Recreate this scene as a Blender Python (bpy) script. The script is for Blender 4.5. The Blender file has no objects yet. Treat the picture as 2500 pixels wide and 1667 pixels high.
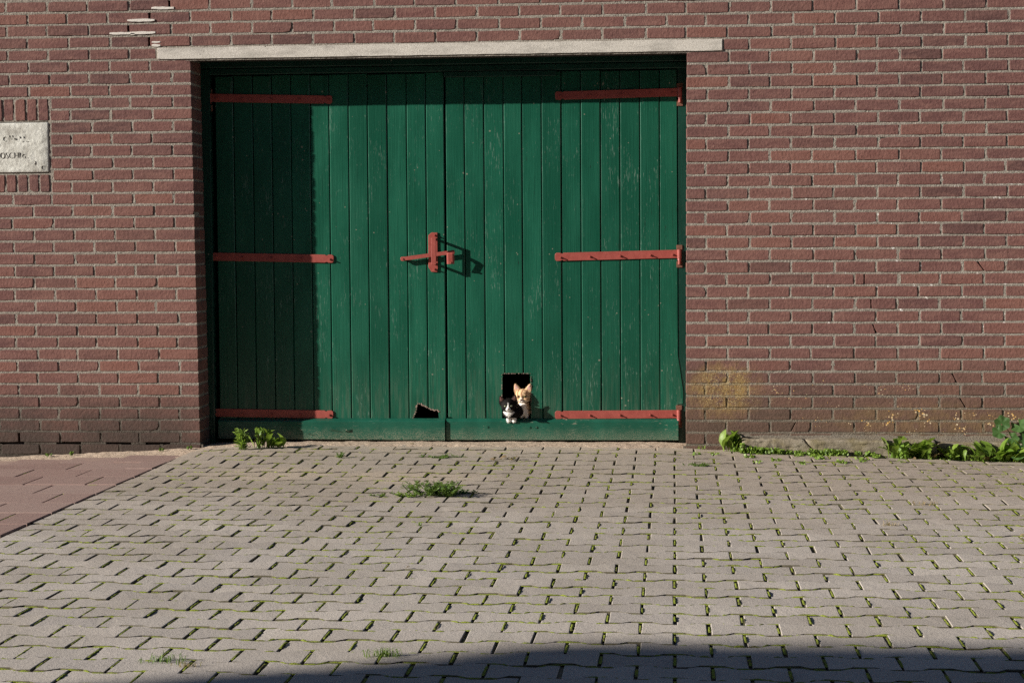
import bpy, bmesh, math, random
import numpy as np
from mathutils import Vector, Matrix, noise as mnoise

random.seed(11); RNG = np.random.default_rng(11)
sc = bpy.context.scene
COL = sc.collection

# ------------------------------------------------------------------ camera
F_PX, YAW, PITCH, ROLL, CAM_D, CAM_H = 4528.3, 0.087787, 0.054763, -0.006873, 9.894, 1.1313
cf = Vector((-math.sin(YAW) * math.cos(PITCH), math.cos(YAW) * math.cos(PITCH), -math.sin(PITCH)))
cr0 = Vector((math.cos(YAW), math.sin(YAW), 0)); cu0 = cr0.cross(cf)
cr = cr0 * math.cos(ROLL) + cu0 * math.sin(ROLL); cu = cu0 * math.cos(ROLL) - cr0 * math.sin(ROLL)
cam_d = bpy.data.cameras.new('camera'); cam = bpy.data.objects.new('camera', cam_d); COL.objects.link(cam)
M3 = Matrix((cr, cu, -cf)).transposed()
cam.matrix_world = Matrix.Translation((0, -CAM_D, CAM_H)) @ M3.to_4x4()
cam_d.sensor_width = 36.0; cam_d.lens = F_PX / 2500 * 36.0
cam_d.clip_start = 0.1; cam_d.clip_end = 2000
sc.camera = cam

# ------------------------------------------------------------------ light
SUN_AZ, SUN_EL = math.radians(68.0), math.radians(19.7)
to_sun = Vector((-math.sin(SUN_AZ) * math.cos(SUN_EL), -math.cos(SUN_AZ) * math.cos(SUN_EL), math.sin(SUN_EL)))
world = bpy.data.worlds.new('World'); sc.world = world; world.use_nodes = True
wn = world.node_tree.nodes; wl = world.node_tree.links
sky = wn.new('ShaderNodeTexSky'); sky.sky_type = 'NISHITA'; sky.sun_disc = False
sky.sun_elevation = SUN_EL; sky.sun_rotation = math.atan2(to_sun.x, to_sun.y)
sky.air_density = 0.85; sky.dust_density = 0.3; sky.altitude = 2000
wl.new(sky.outputs[0], wn['Background'].inputs[0]); wn['Background'].inputs[1].default_value = 0.05
sun_d = bpy.data.lights.new('sun', 'SUN'); sun_d.energy = 5.0; sun_d.angle = math.radians(0.53); sun_d.color = (1.0, 0.935, 0.85)
sun = bpy.data.objects.new('sun', sun_d); COL.objects.link(sun)
sun.rotation_euler = to_sun.to_track_quat('Z', 'Y').to_euler(); sun.location = (-8, -4, 6)
vs = sc.view_settings
vs.view_transform = 'Standard'; vs.look = 'None'; vs.gamma = 1.0; vs.use_curve_mapping = False
vs.exposure = 0.76
sc.cycles.use_denoising = False
sc.cycles.max_bounces = 6; sc.cycles.diffuse_bounces = 3; sc.cycles.glossy_bounces = 2

# ------------------------------------------------------------------ measuring helpers (pixels of the photo to points on real planes)
CAMP = Vector((0, -CAM_D, CAM_H))
def ray(px, py): return cf + cr * ((px - 1250) / F_PX) - cu * ((py - 833.5) / F_PX)
def on_plane(px, py, Y=0.0):
    d = ray(px, py); t = (Y - CAMP.y) / d.y; p = CAMP + d * t
    return p.x, p.z
def on_ground(px, py, z=0.0):
    d = ray(px, py); t = (z - CAMP.z) / d.z; p = CAMP + d * t
    return p.x, p.y
def project(p):
    d = Vector(p) - CAMP; z = d.dot(cf)
    return 1250 + F_PX * d.dot(cr) / z, 833.5 - F_PX * d.dot(cu) / z
def smooth(a, b, x):
    t = max(0.0, min(1.0, (x - a) / (b - a))); return t * t * (3 - 2 * t)
def gz(x, y):
    s = smooth(-1.3, 0.0, y)
    c = 0.022 * smooth(-2.9, -2.2, x) * (1 - smooth(-0.2, 0.6, x))
    c -= 0.045 * (1 - smooth(-3.8, -2.5, x)) + 0.04 * smooth(0.3, 2.0, x)
    u = 0.0035 * mnoise.noise((x * 1.3, y * 1.3, 4.2))
    return s * c + u

def on_gz(px, py):
    z = 0.0
    for _ in range(6):
        x, y = on_ground(px, py, z); z = gz(x, min(y, 0.0))
    if x < -2.6 or x > 0.05: y = min(y, -0.115 if x > 0.34 else -0.045)
    return x, y

# ------------------------------------------------------------------ object helpers
WM = {}
def put(o, parent=None, world=None):
    world = world or Matrix.Identity(4)
    if parent is not None:
        o.parent = parent; o.matrix_parent_inverse = WM[parent.name].inverted()
    o.matrix_basis = world; WM[o.name] = world.copy()
    return o
def tag(o, label=None, cat=None, group=None, kind=None):
    if label: o['label'] = label
    if cat: o['category'] = cat
    if group: o['group'] = group
    if kind: o['kind'] = kind
    return o
def empty(name, loc):
    o = bpy.data.objects.new(name, None); COL.objects.link(o); o.empty_display_size = 0.1
    return put(o, None, Matrix.Translation(loc))
def obj(name, me, mat, parent=None, world=None):
    o = bpy.data.objects.new(name, me); COL.objects.link(o)
    if mat is not None and len(me.materials) == 0: me.materials.append(mat)
    return put(o, parent, world)
def from_bm(name, bm, smooth_shade=False):
    me = bpy.data.meshes.new(name); bm.normal_update(); bm.to_mesh(me); bm.free()
    if smooth_shade: me.polygons.foreach_set('use_smooth', [True] * len(me.polygons))
    return me
def from_data(name, v, f, smooth_shade=False):
    me = bpy.data.meshes.new(name); me.from_pydata(v, [], f); me.update()
    if smooth_shade: me.polygons.foreach_set('use_smooth', [True] * len(me.polygons))
    return me
def add_box(bm, x0, x1, y0, y1, z0, z1, bevel=0.0):
    vs_ = [bm.verts.new(p) for p in ((x0, y0, z0), (x1, y0, z0), (x1, y1, z0), (x0, y1, z0), (x0, y0, z1), (x1, y0, z1), (x1, y1, z1), (x0, y1, z1))]
    fs = [bm.faces.new([vs_[i] for i in q]) for q in ((0, 1, 5, 4), (1, 2, 6, 5), (2, 3, 7, 6), (3, 0, 4, 7), (4, 5, 6, 7), (3, 2, 1, 0))]
    if bevel:
        es = list({e for f in fs for e in f.edges})
        bmesh.ops.bevel(bm, geom=es, offset=bevel, segments=2, affect='EDGES', profile=0.5)
    return vs_
def box_mesh(name, *a, **k):
    bm = bmesh.new(); add_box(bm, *a, **k); return from_bm(name, bm)
def add_prism(bm, pts, y0, y1, bevel=0.0, seg=1):
    """outline in x,z (counter-clockwise seen from the camera), front at y0, back at y1"""
    a = [bm.verts.new((x, y0, z)) for x, z in pts]; b = [bm.verts.new((x, y1, z)) for x, z in pts]
    n = len(pts); front = bm.faces.new(a); bm.faces.new(b[::-1])
    for i in range(n):
        j = (i + 1) % n; bm.faces.new((a[j], a[i], b[i], b[j]))
    if bevel:
        bmesh.ops.bevel(bm, geom=list(front.edges), offset=bevel, segments=seg, affect='EDGES', profile=0.5, clamp_overlap=True)
def add_cyl(bm, p0, p1, r0, r1=None, n=10, caps=True):
    r1 = r0 if r1 is None else r1
    p0 = Vector(p0); p1 = Vector(p1); d = (p1 - p0).normalized()
    u = d.orthogonal().normalized(); w = d.cross(u)
    A = []; B = []
    for i in range(n):
        t = 2 * math.pi * i / n; c = u * math.cos(t) + w * math.sin(t)
        A.append(bm.verts.new(p0 + c * r0)); B.append(bm.verts.new(p1 + c * r1))
    for i in range(n):
        j = (i + 1) % n; bm.faces.new((A[i], A[j], B[j], B[i]))
    if caps: bm.faces.new(A[::-1]); bm.faces.new(B)

# ------------------------------------------------------------------ material helpers
class NT:
    def __init__(s, name):
        s.m = bpy.data.materials.new(name); s.m.use_nodes = True
        s.t = s.m.node_tree; s.n = s.t.nodes; s.b = s.n['Principled BSDF']
    def new(s, typ, **k):
        n = s.n.new(typ)
        for a, v in k.items(): setattr(n, a, v)
        return n
    def link(s, a, b): s.t.links.new(a, b)
    def val(s, sock, v):
        if isinstance(v, bpy.types.NodeSocket): s.link(v, sock)
        else: sock.default_value = v
    def math(s, op, a, b=0.0, c=None, clamp=False):
        n = s.new('ShaderNodeMath', operation=op, use_clamp=clamp)
        s.val(n.inputs[0], a); s.val(n.inputs[1], b)
        if c is not None: s.val(n.inputs[2], c)
        return n.outputs[0]
    def mix(s, f, a, b, blend='MIX'):
        n = s.new('ShaderNodeMix', data_type='RGBA', blend_type=blend)
        s.val(n.inputs[0], f); s.val(n.inputs[6], a if isinstance(a, bpy.types.NodeSocket) else (*a, 1)); s.val(n.inputs[7], b if isinstance(b, bpy.types.NodeSocket) else (*b, 1))
        return n.outputs[2]
    def noise(s, vec, scale, detail=4.0, rough=0.55, dist=0.0):
        n = s.new('ShaderNodeTexNoise'); s.link(vec, n.inputs['Vector'])
        n.inputs['Scale'].default_value = scale; n.inputs['Detail'].default_value = detail
        n.inputs['Roughness'].default_value = rough; n.inputs['Distortion'].default_value = dist
        return n.outputs['Fac']
    def voro(s, vec, scale, feature='F1', out='Distance', rnd=1.0):
        n = s.new('ShaderNodeTexVoronoi', feature=feature); s.link(vec, n.inputs['Vector'])
        n.inputs['Scale'].default_value = scale; n.inputs['Randomness'].default_value = rnd
        return n.outputs[out]
    def ramp(s, f, stops, mode='LINEAR'):
        n = s.new('ShaderNodeValToRGB'); s.link(f, n.inputs[0]); r = n.color_ramp; r.interpolation = mode
        while len(r.elements) < len(stops): r.elements.new(0.5)
        for e, (p, c) in zip(r.elements, stops):
            e.position = p; e.color = (c, c, c, 1) if isinstance(c, (int, float)) else (*c, 1)
        return n.outputs[0]
    def step(s, f, a, b):
        n = s.new('ShaderNodeMapRange', interpolation_type='SMOOTHSTEP'); s.link(f, n.inputs[0])
        n.inputs[1].default_value = a; n.inputs[2].default_value = b
        return n.outputs[0]
    def pos(s): return s.new('ShaderNodeNewGeometry').outputs['Position']
    def ocoord(s): return s.new('ShaderNodeTexCoord').outputs['Object']
    def xyz(s, v):
        n = s.new('ShaderNodeSeparateXYZ'); s.link(v, n.inputs[0]); return n.outputs
    def scale(s, v, sx, sy, sz, off=None):
        n = s.new('ShaderNodeMapping'); s.link(v, n.inputs[0]); n.inputs['Scale'].default_value = (sx, sy, sz)
        if off is not None: s.link(off, n.inputs['Location'])
        return n.outputs[0]
    def orand(s): return s.new('ShaderNodeObjectInfo').outputs['Random']
    def attr(s, name, out='Fac'):
        n = s.new('ShaderNodeAttribute'); n.attribute_name = name; return n.outputs[out]
    def rndvec(s, r, k=37.0):
        n = s.new('ShaderNodeCombineXYZ'); s.link(s.math('MULTIPLY', r, k), n.inputs[0]); s.link(s.math('MULTIPLY', r, k * 1.7), n.inputs[2]); return n.outputs[0]
    def bump(s, h, strength, dist=0.002, prev=None):
        n = s.new('ShaderNodeBump'); n.inputs['Strength'].default_value = strength; n.inputs['Distance'].default_value = dist
        s.link(h, n.inputs['Height'])
        if prev is not None: s.link(prev, n.inputs['Normal'])
        return n.outputs[0]
    def done(s, color=None, rough=0.8, normal=None, spec=None, metal=None):
        if color is not None: s.val(s.b.inputs['Base Color'], color if isinstance(color, bpy.types.NodeSocket) else (*color, 1))
        s.val(s.b.inputs['Roughness'], rough)
        if normal is not None: s.link(normal, s.b.inputs['Normal'])
        if spec is not None: s.val(s.b.inputs['Specular IOR Level'], spec)
        if metal is not None: s.b.inputs['Metallic'].default_value = metal
        return s.m

def wall_stains(t, col):
    """dirt, algae and lichen that have grown on the lower wall"""
    p = t.pos(); x, y, z = t.xyz(p)[0], t.xyz(p)[1], t.xyz(p)[2]
    n1 = t.noise(p, 3.2, 4); n2 = t.noise(p, 26, 3)
    zz = t.math('ADD', z, t.math('MULTIPLY_ADD', n1, -0.36, 0.18))
    zz = t.math('ADD', zz, t.math('MULTIPLY_ADD', n2, -0.20, 0.10))
    left = t.math('SUBTRACT', 1.0, t.step(x, -2.7, -2.3))
    fl = t.math('MULTIPLY', t.math('SUBTRACT', 1.0, t.step(zz, -0.03, 0.44)), left)
    col = t.mix(t.math('MULTIPLY', fl, 0.90), col, (0.046, 0.037, 0.030))
    right = t.step(x, -0.02, 0.05)
    fr = t.math('MULTIPLY', t.math('SUBTRACT', 1.0, t.step(zz, 0.10, 0.62)), right)
    col = t.mix(t.math('MULTIPLY', fr, 0.58), col, (0.085, 0.066, 0.042))
    # yellow lichen: one patch by the jamb, a band further right
    def blob(cx, cz, rx, rz):
        a = t.math('DIVIDE', t.math('SUBTRACT', x, cx), rx); b = t.math('DIVIDE', t.math('SUBTRACT', z, cz), rz)
        d = t.math('SQRT', t.math('ADD', t.math('MULTIPLY', a, a), t.math('MULTIPLY', b, b)))
        return t.math('SUBTRACT', 1.0, t.step(t.math('ADD', d, t.math('MULTIPLY_ADD', n1, -0.9, 0.45)), 0.35, 1.1))
    b1 = blob(0.27, 0.33, 0.25, 0.19); b2 = blob(1.45, 0.165, 0.75, 0.11); b3 = blob(0.85, 0.30, 0.75, 0.22)
    film = t.math('MULTIPLY', t.step(t.noise(p, 16, 4), 0.32, 0.62), t.math('MAXIMUM', b1, t.math('MULTIPLY', b2, 0.40)))
    col = t.mix(t.math('MULTIPLY', film, 0.55), col, (0.29, 0.195, 0.062))
    v1 = t.voro(p, 150); s1 = t.math('LESS_THAN', v1, t.math('MULTIPLY', b1, t.math('MULTIPLY', t.noise(p, 30), 0.75)))
    col = t.mix(t.math('MULTIPLY', s1, 0.45), col, t.mix(t.step(t.noise(p, 60, 2), 0.4, 0.6), (0.56, 0.36, 0.08), (0.52, 0.44, 0.24)))
    v2 = t.voro(p, 75); s2 = t.math('LESS_THAN', v2, t.math('MULTIPLY', t.math('MAXIMUM', b2, t.math('MULTIPLY', b3, 0.55)), t.math('MULTIPLY', t.step(t.noise(p, 11), 0.42, 0.7), 0.52)))
    col = t.mix(s2, col, t.mix(t.step(t.noise(p, 40), 0.4, 0.6), (0.62, 0.52, 0.36), (0.62, 0.36, 0.09)))
    return col, n1, n2

def mat_brick(name, bias=0.0):
    t = NT(name); p = t.pos()
    r = t.math('FRACT', t.math('ADD', t.attr('rnd'), t.math('MULTIPLY', t.orand(), 3.71)))
    base = t.ramp(r, [(0.0, (0.092, 0.048, 0.045)), (0.12, (0.129, 0.062, 0.057)), (0.35, (0.155, 0.070, 0.062)), (0.55, (0.140, 0.066, 0.060)), (0.75, (0.170, 0.077, 0.067)), (0.92, (0.198, 0.085, 0.066)), (1.0, (0.145, 0.075, 0.068))])
    q = t.scale(p, 4, 8, 15, t.rndvec(r)); n = t.noise(q, 2.2, 5, 0.6, 0.6)
    base = t.mix(t.step(n, 0.35, 0.75), base, t.mix(0.5, base, (0.29, 0.155, 0.125)))
    base = t.mix(t.math('MULTIPLY', t.step(t.noise(p, 0.9, 2), 0.40, 0.62), 0.30), base, (0.255, 0.125, 0.095))
    fine = t.noise(p, 210, 3, 0.75); med = t.noise(p, 60, 3, 0.6)
    base = t.mix(t.step(fine, 0.30, 0.75), t.mix(0.28, base, (0.06, 0.03, 0.025)), base)
    base = t.mix(t.math('MULTIPLY', t.step(t.noise(p, 150, 3), 0.62, 0.75), 0.22), base, (0.42, 0.33, 0.27))
    col, n1, n2 = wall_stains(t, base)
    b = t.bump(t.math('MULTIPLY_ADD', fine, 0.35, med), 0.6, 0.006)
    return t.done(col, 0.88, b, spec=0.25)
M_BRICK = mat_brick('brick_clay')

def mat_mortar():
    t = NT('lime_mortar'); p = t.pos()
    n = t.noise(p, 190, 3, 0.8); m = t.noise(p, 110, 3, 0.6); l = t.noise(p, 3, 3)
    c = t.ramp(n, [(0.25, (0.131, 0.115, 0.097)), (0.46, (0.265, 0.237, 0.200)), (0.62, (0.348, 0.315, 0.270)), (0.74, (0.522, 0.492, 0.435))])
    c = t.mix(t.math('MULTIPLY', t.step(l, 0.4, 0.7), 0.35), c, (0.25, 0.22, 0.18))
    x, y, z = t.xyz(p)[0], t.xyz(p)[1], t.xyz(p)[2]
    ef = t.math('MULTIPLY', t.step(t.noise(p, 34, 3), 0.62, 0.70), t.math('MULTIPLY', t.step(x, 0.3, 0.9), t.math('MULTIPLY', t.step(z, 0.45, 0.8), t.math('SUBTRACT', 1.0, t.step(z, 1.25, 1.7)))))
    c = t.mix(ef, c, (0.74, 0.72, 0.68))
    c, n1, n2 = wall_stains(t, c)
    b = t.bump(t.math('MULTIPLY_ADD', n, 0.5, m), 0.9, 0.006)
    return t.done(c, 0.95, b, spec=0.1)
M_MORTAR = mat_mortar()

def mat_simple(name, col, rough=0.8, nscale=90, namt=0.35, bump=0.3, dark=0.55, spec=0.3):
    t = NT(name); p = t.pos(); n = t.noise(p, nscale, 5, 0.65); l = t.noise(p, nscale / 12, 4)
    d = tuple(c * dark for c in col)
    c = t.mix(t.math('MULTIPLY', t.step(n, 0.35, 0.7), namt), col, d)
    c = t.mix(t.math('MULTIPLY', t.step(l, 0.4, 0.7), namt), c, d)
    return t.done(c, rough, t.bump(n, bump, 0.003), spec=spec)
M_WHITE_PATCH = mat_simple('white_filler', (0.66, 0.62, 0.56), 0.9, 160, 0.25, 0.5, 0.7)
M_CORE = mat_simple('wall_core', (0.05, 0.042, 0.036), 0.95, 40)
M_DARKROOM = mat_simple('dark_interior', (0.03, 0.027, 0.024), 0.95, 10)

def mat_concrete():
    t = NT('lintel_concrete'); p = t.pos()
    n = t.noise(p, 260, 4, 0.7); l = t.noise(t.scale(p, 6, 6, 20), 1.0, 5); z = t.xyz(p)[2]
    c = t.ramp(n, [(0.28, (0.26, 0.235, 0.20)), (0.45, (0.52, 0.485, 0.43)), (0.65, (0.66, 0.625, 0.56)), (0.78, (0.82, 0.79, 0.73))])
    g = t.math('MULTIPLY', t.step(t.math('ADD', z, t.math('MULTIPLY', l, 0.05)), 2.185, 2.145), 0.0)
    c = t.mix(t.math('MULTIPLY', t.step(l, 0.45, 0.68), 0.5), c, (0.27, 0.25, 0.22))
    v = t.voro(p, 55); c = t.mix(t.math('LESS_THAN', v, t.math('MULTIPLY', t.step(t.noise(p, 9), 0.5, 0.75), 0.22)), c, (0.10, 0.09, 0.08))
    v2 = t.voro(p, 90); c = t.mix(t.math('LESS_THAN', v2, t.math('MULTIPLY', t.step(t.noise(p, 5), 0.45, 0.7), 0.26)), c, (0.78, 0.75, 0.68))
    return t.done(c, 0.92, t.bump(n, 0.6, 0.003), spec=0.15)
M_LINTEL = mat_concrete()

def mat_stone(name, c0, c1, c2, moss=0.0):
    t = NT(name); p = t.pos(); n = t.noise(p, 240, 4, 0.7); l = t.noise(p, 14, 5, 0.6); h = t.noise(p, 45, 4)
    c = t.ramp(l, [(0.3, c0), (0.5, c1), (0.7, c2)])
    c = t.mix(t.math('MULTIPLY', t.step(n, 0.55, 0.75), 0.5), c, tuple(min(1, k * 1.6) for k in c2))
    c = t.mix(t.math('MULTIPLY', t.step(t.noise(p, 110, 3), 0.6, 0.7), 0.55), c, tuple(k * 0.4 for k in c0))
    if moss: c = t.mix(t.math('MULTIPLY', t.step(t.noise(p, 9, 4), 0.45, 0.65), moss), c, (0.16, 0.13, 0.045))
    b = t.bump(h, 0.5, 0.008); return t.done(c, 0.93, t.bump(n, 0.7, 0.003, b), spec=0.15)
M_PLAQUE = mat_stone('limewashed_stone', (0.36, 0.345, 0.30), (0.56, 0.555, 0.50), (0.70, 0.70, 0.64))
M_LETTER = mat_simple('engraved_grime', (0.40, 0.39, 0.35), 0.95, 200)
M_FOOT = mat_stone('footing_concrete', (0.155, 0.13, 0.092), (0.235, 0.20, 0.148), (0.30, 0.265, 0.205), 0.5)

def mat_paint(name, base, flecks=1.0, vertical=True, dirt=0.0):
    t = NT(name); p = t.pos(); r = t.orand()
    off = t.rndvec(r, 23)
    st = (1, 1, 0.075) if vertical else (0.08, 1, 1)
    q = t.scale(p, *st, off); q2 = t.scale(p, *((1, 1, 0.022) if vertical else (0.03, 1, 1)), off)
    grain = t.noise(q2, 130, 3, 0.6); crack = t.noise(q, 260, 3, 0.65, 0.3); big = t.noise(t.scale(p, 1, 1, 0.35, off), 7, 4)
    dens = t.noise(t.scale(p, 1, 1, 0.4, off), 9, 3, 0.6)
    c0 = base; c1 = tuple(min(1, k * 1.32) for k in base); c2 = tuple(k * 0.70 for k in base)
    c = t.mix(t.step(big, 0.35, 0.65), c0, c1)
    c = t.mix(t.math('MULTIPLY', t.step(r, 0.1, 0.9), 0.45), c, c2)
    c = t.mix(t.math('MULTIPLY', t.step(grain, 0.58, 0.74), 0.45), c, tuple(k * 0.5 for k in base))
    thr = t.math('SUBTRACT', crack, t.math('MULTIPLY_ADD', dens, -0.46, 0.24))
    fl = t.math('MULTIPLY', t.step(thr, 0.640, 0.70), 0.36 * flecks)
    c = t.mix(fl, c, (0.27, 0.35, 0.30))
    dk = t.step(t.noise(q, 150, 3, 0.6, 0.4), 0.70, 0.74); c = t.mix(t.math('MULTIPLY', dk, 0.8), c, (0.012, 0.016, 0.014))
    ch = t.math('LESS_THAN', t.voro(p, 34), t.math('MULTIPLY', t.step(t.noise(p, 13, 3), 0.55, 0.72), 0.20))
    c = t.mix(t.math('MULTIPLY', ch, 0.5 + dirt * 0.4), c, (0.30, 0.27, 0.21))
    z = t.xyz(p)[2]
    if not dirt:
        du = t.math('MULTIPLY', t.math('SUBTRACT', 1.0, t.step(t.math('ADD', z, t.math('MULTIPLY_ADD', big, -0.5, 0.25)), 0.12, 0.55)), t.step(t.noise(q, 90, 3), 0.40, 0.66))
        c = t.mix(t.math('MULTIPLY', du, 0.20), c, (0.17, 0.165, 0.125))
    if dirt:
        sp = t.math('MULTIPLY', t.math('SUBTRACT', 1.0, t.step(t.math('ADD', z, t.math('MULTIPLY_ADD', t.noise(p, 22, 4), -0.09, 0.045)), 0.03, 0.115)), t.step(t.noise(p, 230, 3), 0.42, 0.62))
        c = t.mix(t.math('MULTIPLY', sp, dirt), c, (0.34, 0.30, 0.22))
        wr = t.math('MULTIPLY', t.step(t.noise(t.scale(p, 0.25, 1, 1), 120, 4), 0.62, 0.70), t.step(t.noise(p, 6, 3), 0.45, 0.65))
        c = t.mix(t.math('MULTIPLY', wr, 0.7), c, (0.33, 0.30, 0.23))
    b = t.bump(t.math('MULTIPLY_ADD', crack, 0.6, grain), 0.5, 0.0022)
    rough = t.math('MULTIPLY_ADD', big, 0.25, 0.20)
    return t.done(c, rough, b, spec=0.40)
M_GREEN = mat_paint('green_gloss_paint', (0.0068, 0.074, 0.043))
M_RAIL = mat_paint('green_rail_paint', (0.0092, 0.074, 0.047), 0.6, False, 0.5)
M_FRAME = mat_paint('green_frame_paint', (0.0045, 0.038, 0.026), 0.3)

def mat_iron():
    t = NT('red_painted_iron'); p = t.pos(); n = t.noise(p, 260, 4, 0.6); l = t.noise(p, 30, 4)
    c = t.mix(t.step(l, 0.35, 0.7), (0.275, 0.058, 0.046), (0.325, 0.076, 0.060))
    c = t.mix(t.math('MULTIPLY', t.step(t.noise(p, 80, 5, 0.7), 0.60, 0.72), 0.75), c, (0.10, 0.035, 0.022))
    return t.done(c, 0.46, t.bump(t.math('ADD', n, t.math('MULTIPLY', l, 1.5)), 0.22, 0.002), spec=0.4)
M_IRON = mat_iron()
M_RUST = mat_simple('rusty_iron', (0.19, 0.085, 0.055), 0.85, 200, 0.6, 0.5)

def mat_rawwood():
    t = NT('rotten_bare_wood'); p = t.pos(); n = t.noise(t.scale(p, 1, 1, 0.2), 160, 4)
    c = t.ramp(n, [(0.3, (0.12, 0.08, 0.06)), (0.55, (0.32, 0.23, 0.19)), (0.75, (0.50, 0.40, 0.35))])
    return t.done(c, 0.95, t.bump(n, 0.6, 0.003), spec=0.1)
M_RAW = mat_rawwood()

def sand_mask(t, p):
    x, y, z = t.xyz(p)[0], t.xyz(p)[1], t.xyz(p)[2]
    n = t.noise(p, 4.5, 5, 0.6)
    band = t.step(t.math('ADD', y, t.math('MULTIPLY_ADD', n, 1.2, -0.62)), -0.50, 0.05)
    def spot(cx, cy, rx, ry):
        a = t.math('DIVIDE', t.math('SUBTRACT', x, cx), rx); b = t.math('DIVIDE', t.math('SUBTRACT', y, cy), ry)
        d = t.math('SQRT', t.math('ADD', t.math('MULTIPLY', a, a), t.math('MULTIPLY', b, b)))
        return t.math('SUBTRACT', 1.0, t.step(t.math('ADD', d, t.math('MULTIPLY_ADD', n, -1.0, 0.5)), 0.4, 1.0))
    return band, t.math('MAXIMUM', spot(-1.95, -1.05, 0.45, 0.30), spot(-1.25, -1.15, 0.55, 0.35)), n

def mat_paver():
    t = NT('concrete_paver'); p = t.pos()
    r = t.math('FRACT', t.math('ADD', t.attr('rnd'), t.math('MULTIPLY', t.orand(), 5.13)))
    base = t.ramp(r, [(0.0, (0.388, 0.346, 0.305)), (0.3, (0.443, 0.399, 0.350)), (0.6, (0.481, 0.430, 0.376)), (0.85, (0.407, 0.367, 0.329)), (1.0, (0.524, 0.470, 0.408))])
    f = t.noise(p, 200, 3, 0.8); m = t.noise(p, 50, 3, 0.6); l = t.noise(p, 1.7, 3)
    base = t.mix(t.step(f, 0.28, 0.50), (0.225, 0.204, 0.182), base)
    base = t.mix(t.math('MULTIPLY', t.step(f, 0.60, 0.76), 0.6), base, (0.66, 0.62, 0.57))
    base = t.mix(t.math('MULTIPLY', t.step(m, 0.5, 0.75), 0.25), base, (0.28, 0.255, 0.23))
    base = t.mix(t.math('MULTIPLY', t.step(l, 0.40, 0.65), 0.45), base, (0.32, 0.28, 0.235))
    base = t.mix(t.math('MULTIPLY', t.step(t.noise(p, 24, 4), 0.66, 0.74), 0.5), base, (0.17, 0.15, 0.12))
    y = t.xyz(p)[1]
    base = t.mix(t.math('MULTIPLY', t.step(t.math('ADD', y, t.math('MULTIPLY_ADD', l, 2.4, -1.2)), -3.6, -0.9), 0.70), base, (0.315, 0.262, 0.208))
    band, spots, n = sand_mask(t, p)
    base = t.mix(t.math('MULTIPLY', t.math('MAXIMUM', band, spots), t.math('MULTIPLY', t.step(t.noise(p, 120, 4), 0.35, 0.6), 0.8)), base, (0.46, 0.375, 0.285))
    b = t.bump(t.math('MULTIPLY_ADD', f, 0.9, m), 0.5, 0.003)
    return t.done(base, 0.9, b, spec=0.2)
M_PAVER = mat_paver()
M_EDGE = mat_simple('dirty_paver_edge', (0.125, 0.110, 0.070), 0.95, 120, 0.5, 0.5, 0.4)
def mat_redtile():
    t = NT('red_concrete_tile'); p = t.pos(); r = t.orand()
    base = t.ramp(r, [(0.0, (0.245, 0.160, 0.138)), (0.5, (0.285, 0.188, 0.162)), (1.0, (0.325, 0.232, 0.200))])
    f = t.noise(p, 330, 3, 0.75); m = t.noise(p, 30, 4)
    base = t.mix(t.step(f, 0.28, 0.50), (0.12, 0.075, 0.065), base)
    base = t.mix(t.math('MULTIPLY', t.step(f, 0.60, 0.74), 0.6), base, (0.50, 0.37, 0.32))
    base = t.mix(t.math('MULTIPLY', t.step(m, 0.45, 0.7), 0.35), base, (0.33, 0.25, 0.205))
    band, spots, n = sand_mask(t, p)
    base = t.mix(t.math('MULTIPLY', band, t.math('MULTIPLY', t.step(t.noise(p, 90, 4), 0.3, 0.6), 0.75)), base, (0.40, 0.30, 0.22))
    return t.done(base, 0.92, t.bump(f, 0.6, 0.0022), spec=0.2)
M_RED = mat_redtile()
def mat_bed():
    t = NT('joint_sand_and_moss'); p = t.pos(); n = t.noise(p, 30, 5, 0.65); f = t.noise(p, 260, 4)
    c = t.mix(t.step(f, 0.35, 0.65), (0.11, 0.090, 0.065), (0.25, 0.205, 0.145))
    c = t.mix(t.math('MULTIPLY', t.step(n, 0.52, 0.60), 0.8), c, (0.075, 0.105, 0.018))
    y = t.xyz(p)[1]; band, spots, nn = sand_mask(t, p)
    c = t.mix(t.math('MULTIPLY', t.math('MAXIMUM', band, spots), 0.55), c, (0.34, 0.265, 0.19))
    return t.done(c, 0.97, t.bump(f, 0.8, 0.004), spec=0.1)
M_BED = mat_bed()
def mat_moss():
    t = NT('moss'); p = t.pos(); n = t.noise(p, 380, 3, 0.7); l = t.noise(p, 18, 4)
    c = t.ramp(n, [(0.3, (0.075, 0.095, 0.016)), (0.5, (0.24, 0.285, 0.040)), (0.72, (0.42, 0.46, 0.09))])
    c = t.mix(t.math('MULTIPLY', t.step(l, 0.50, 0.66), 0.85), c, (0.125, 0.100, 0.058))
    return t.done(c, 0.95, t.bump(n, 1.0, 0.005), spec=0.1)
M_MOSS = mat_moss()
def mat_sand():
    t = NT('blown_sand'); p = t.pos(); n = t.noise(p, 400, 3, 0.75); l = t.noise(p, 40, 4)
    c = t.ramp(n, [(0.28, (0.26, 0.19, 0.14)), (0.5, (0.50, 0.395, 0.30)), (0.72, (0.70, 0.59, 0.47))])
    c = t.mix(t.math('MULTIPLY', t.step(l, 0.48, 0.68), 0.45), c, (0.25, 0.16, 0.105))
    return t.done(c, 0.97, t.bump(t.math('MULTIPLY_ADD', l, 3.0, n), 0.9, 0.003), spec=0.1)
M_SAND = mat_sand()
M_GROUND = mat_simple('street_paving', (0.22, 0.20, 0.18), 0.95, 12)

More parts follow.
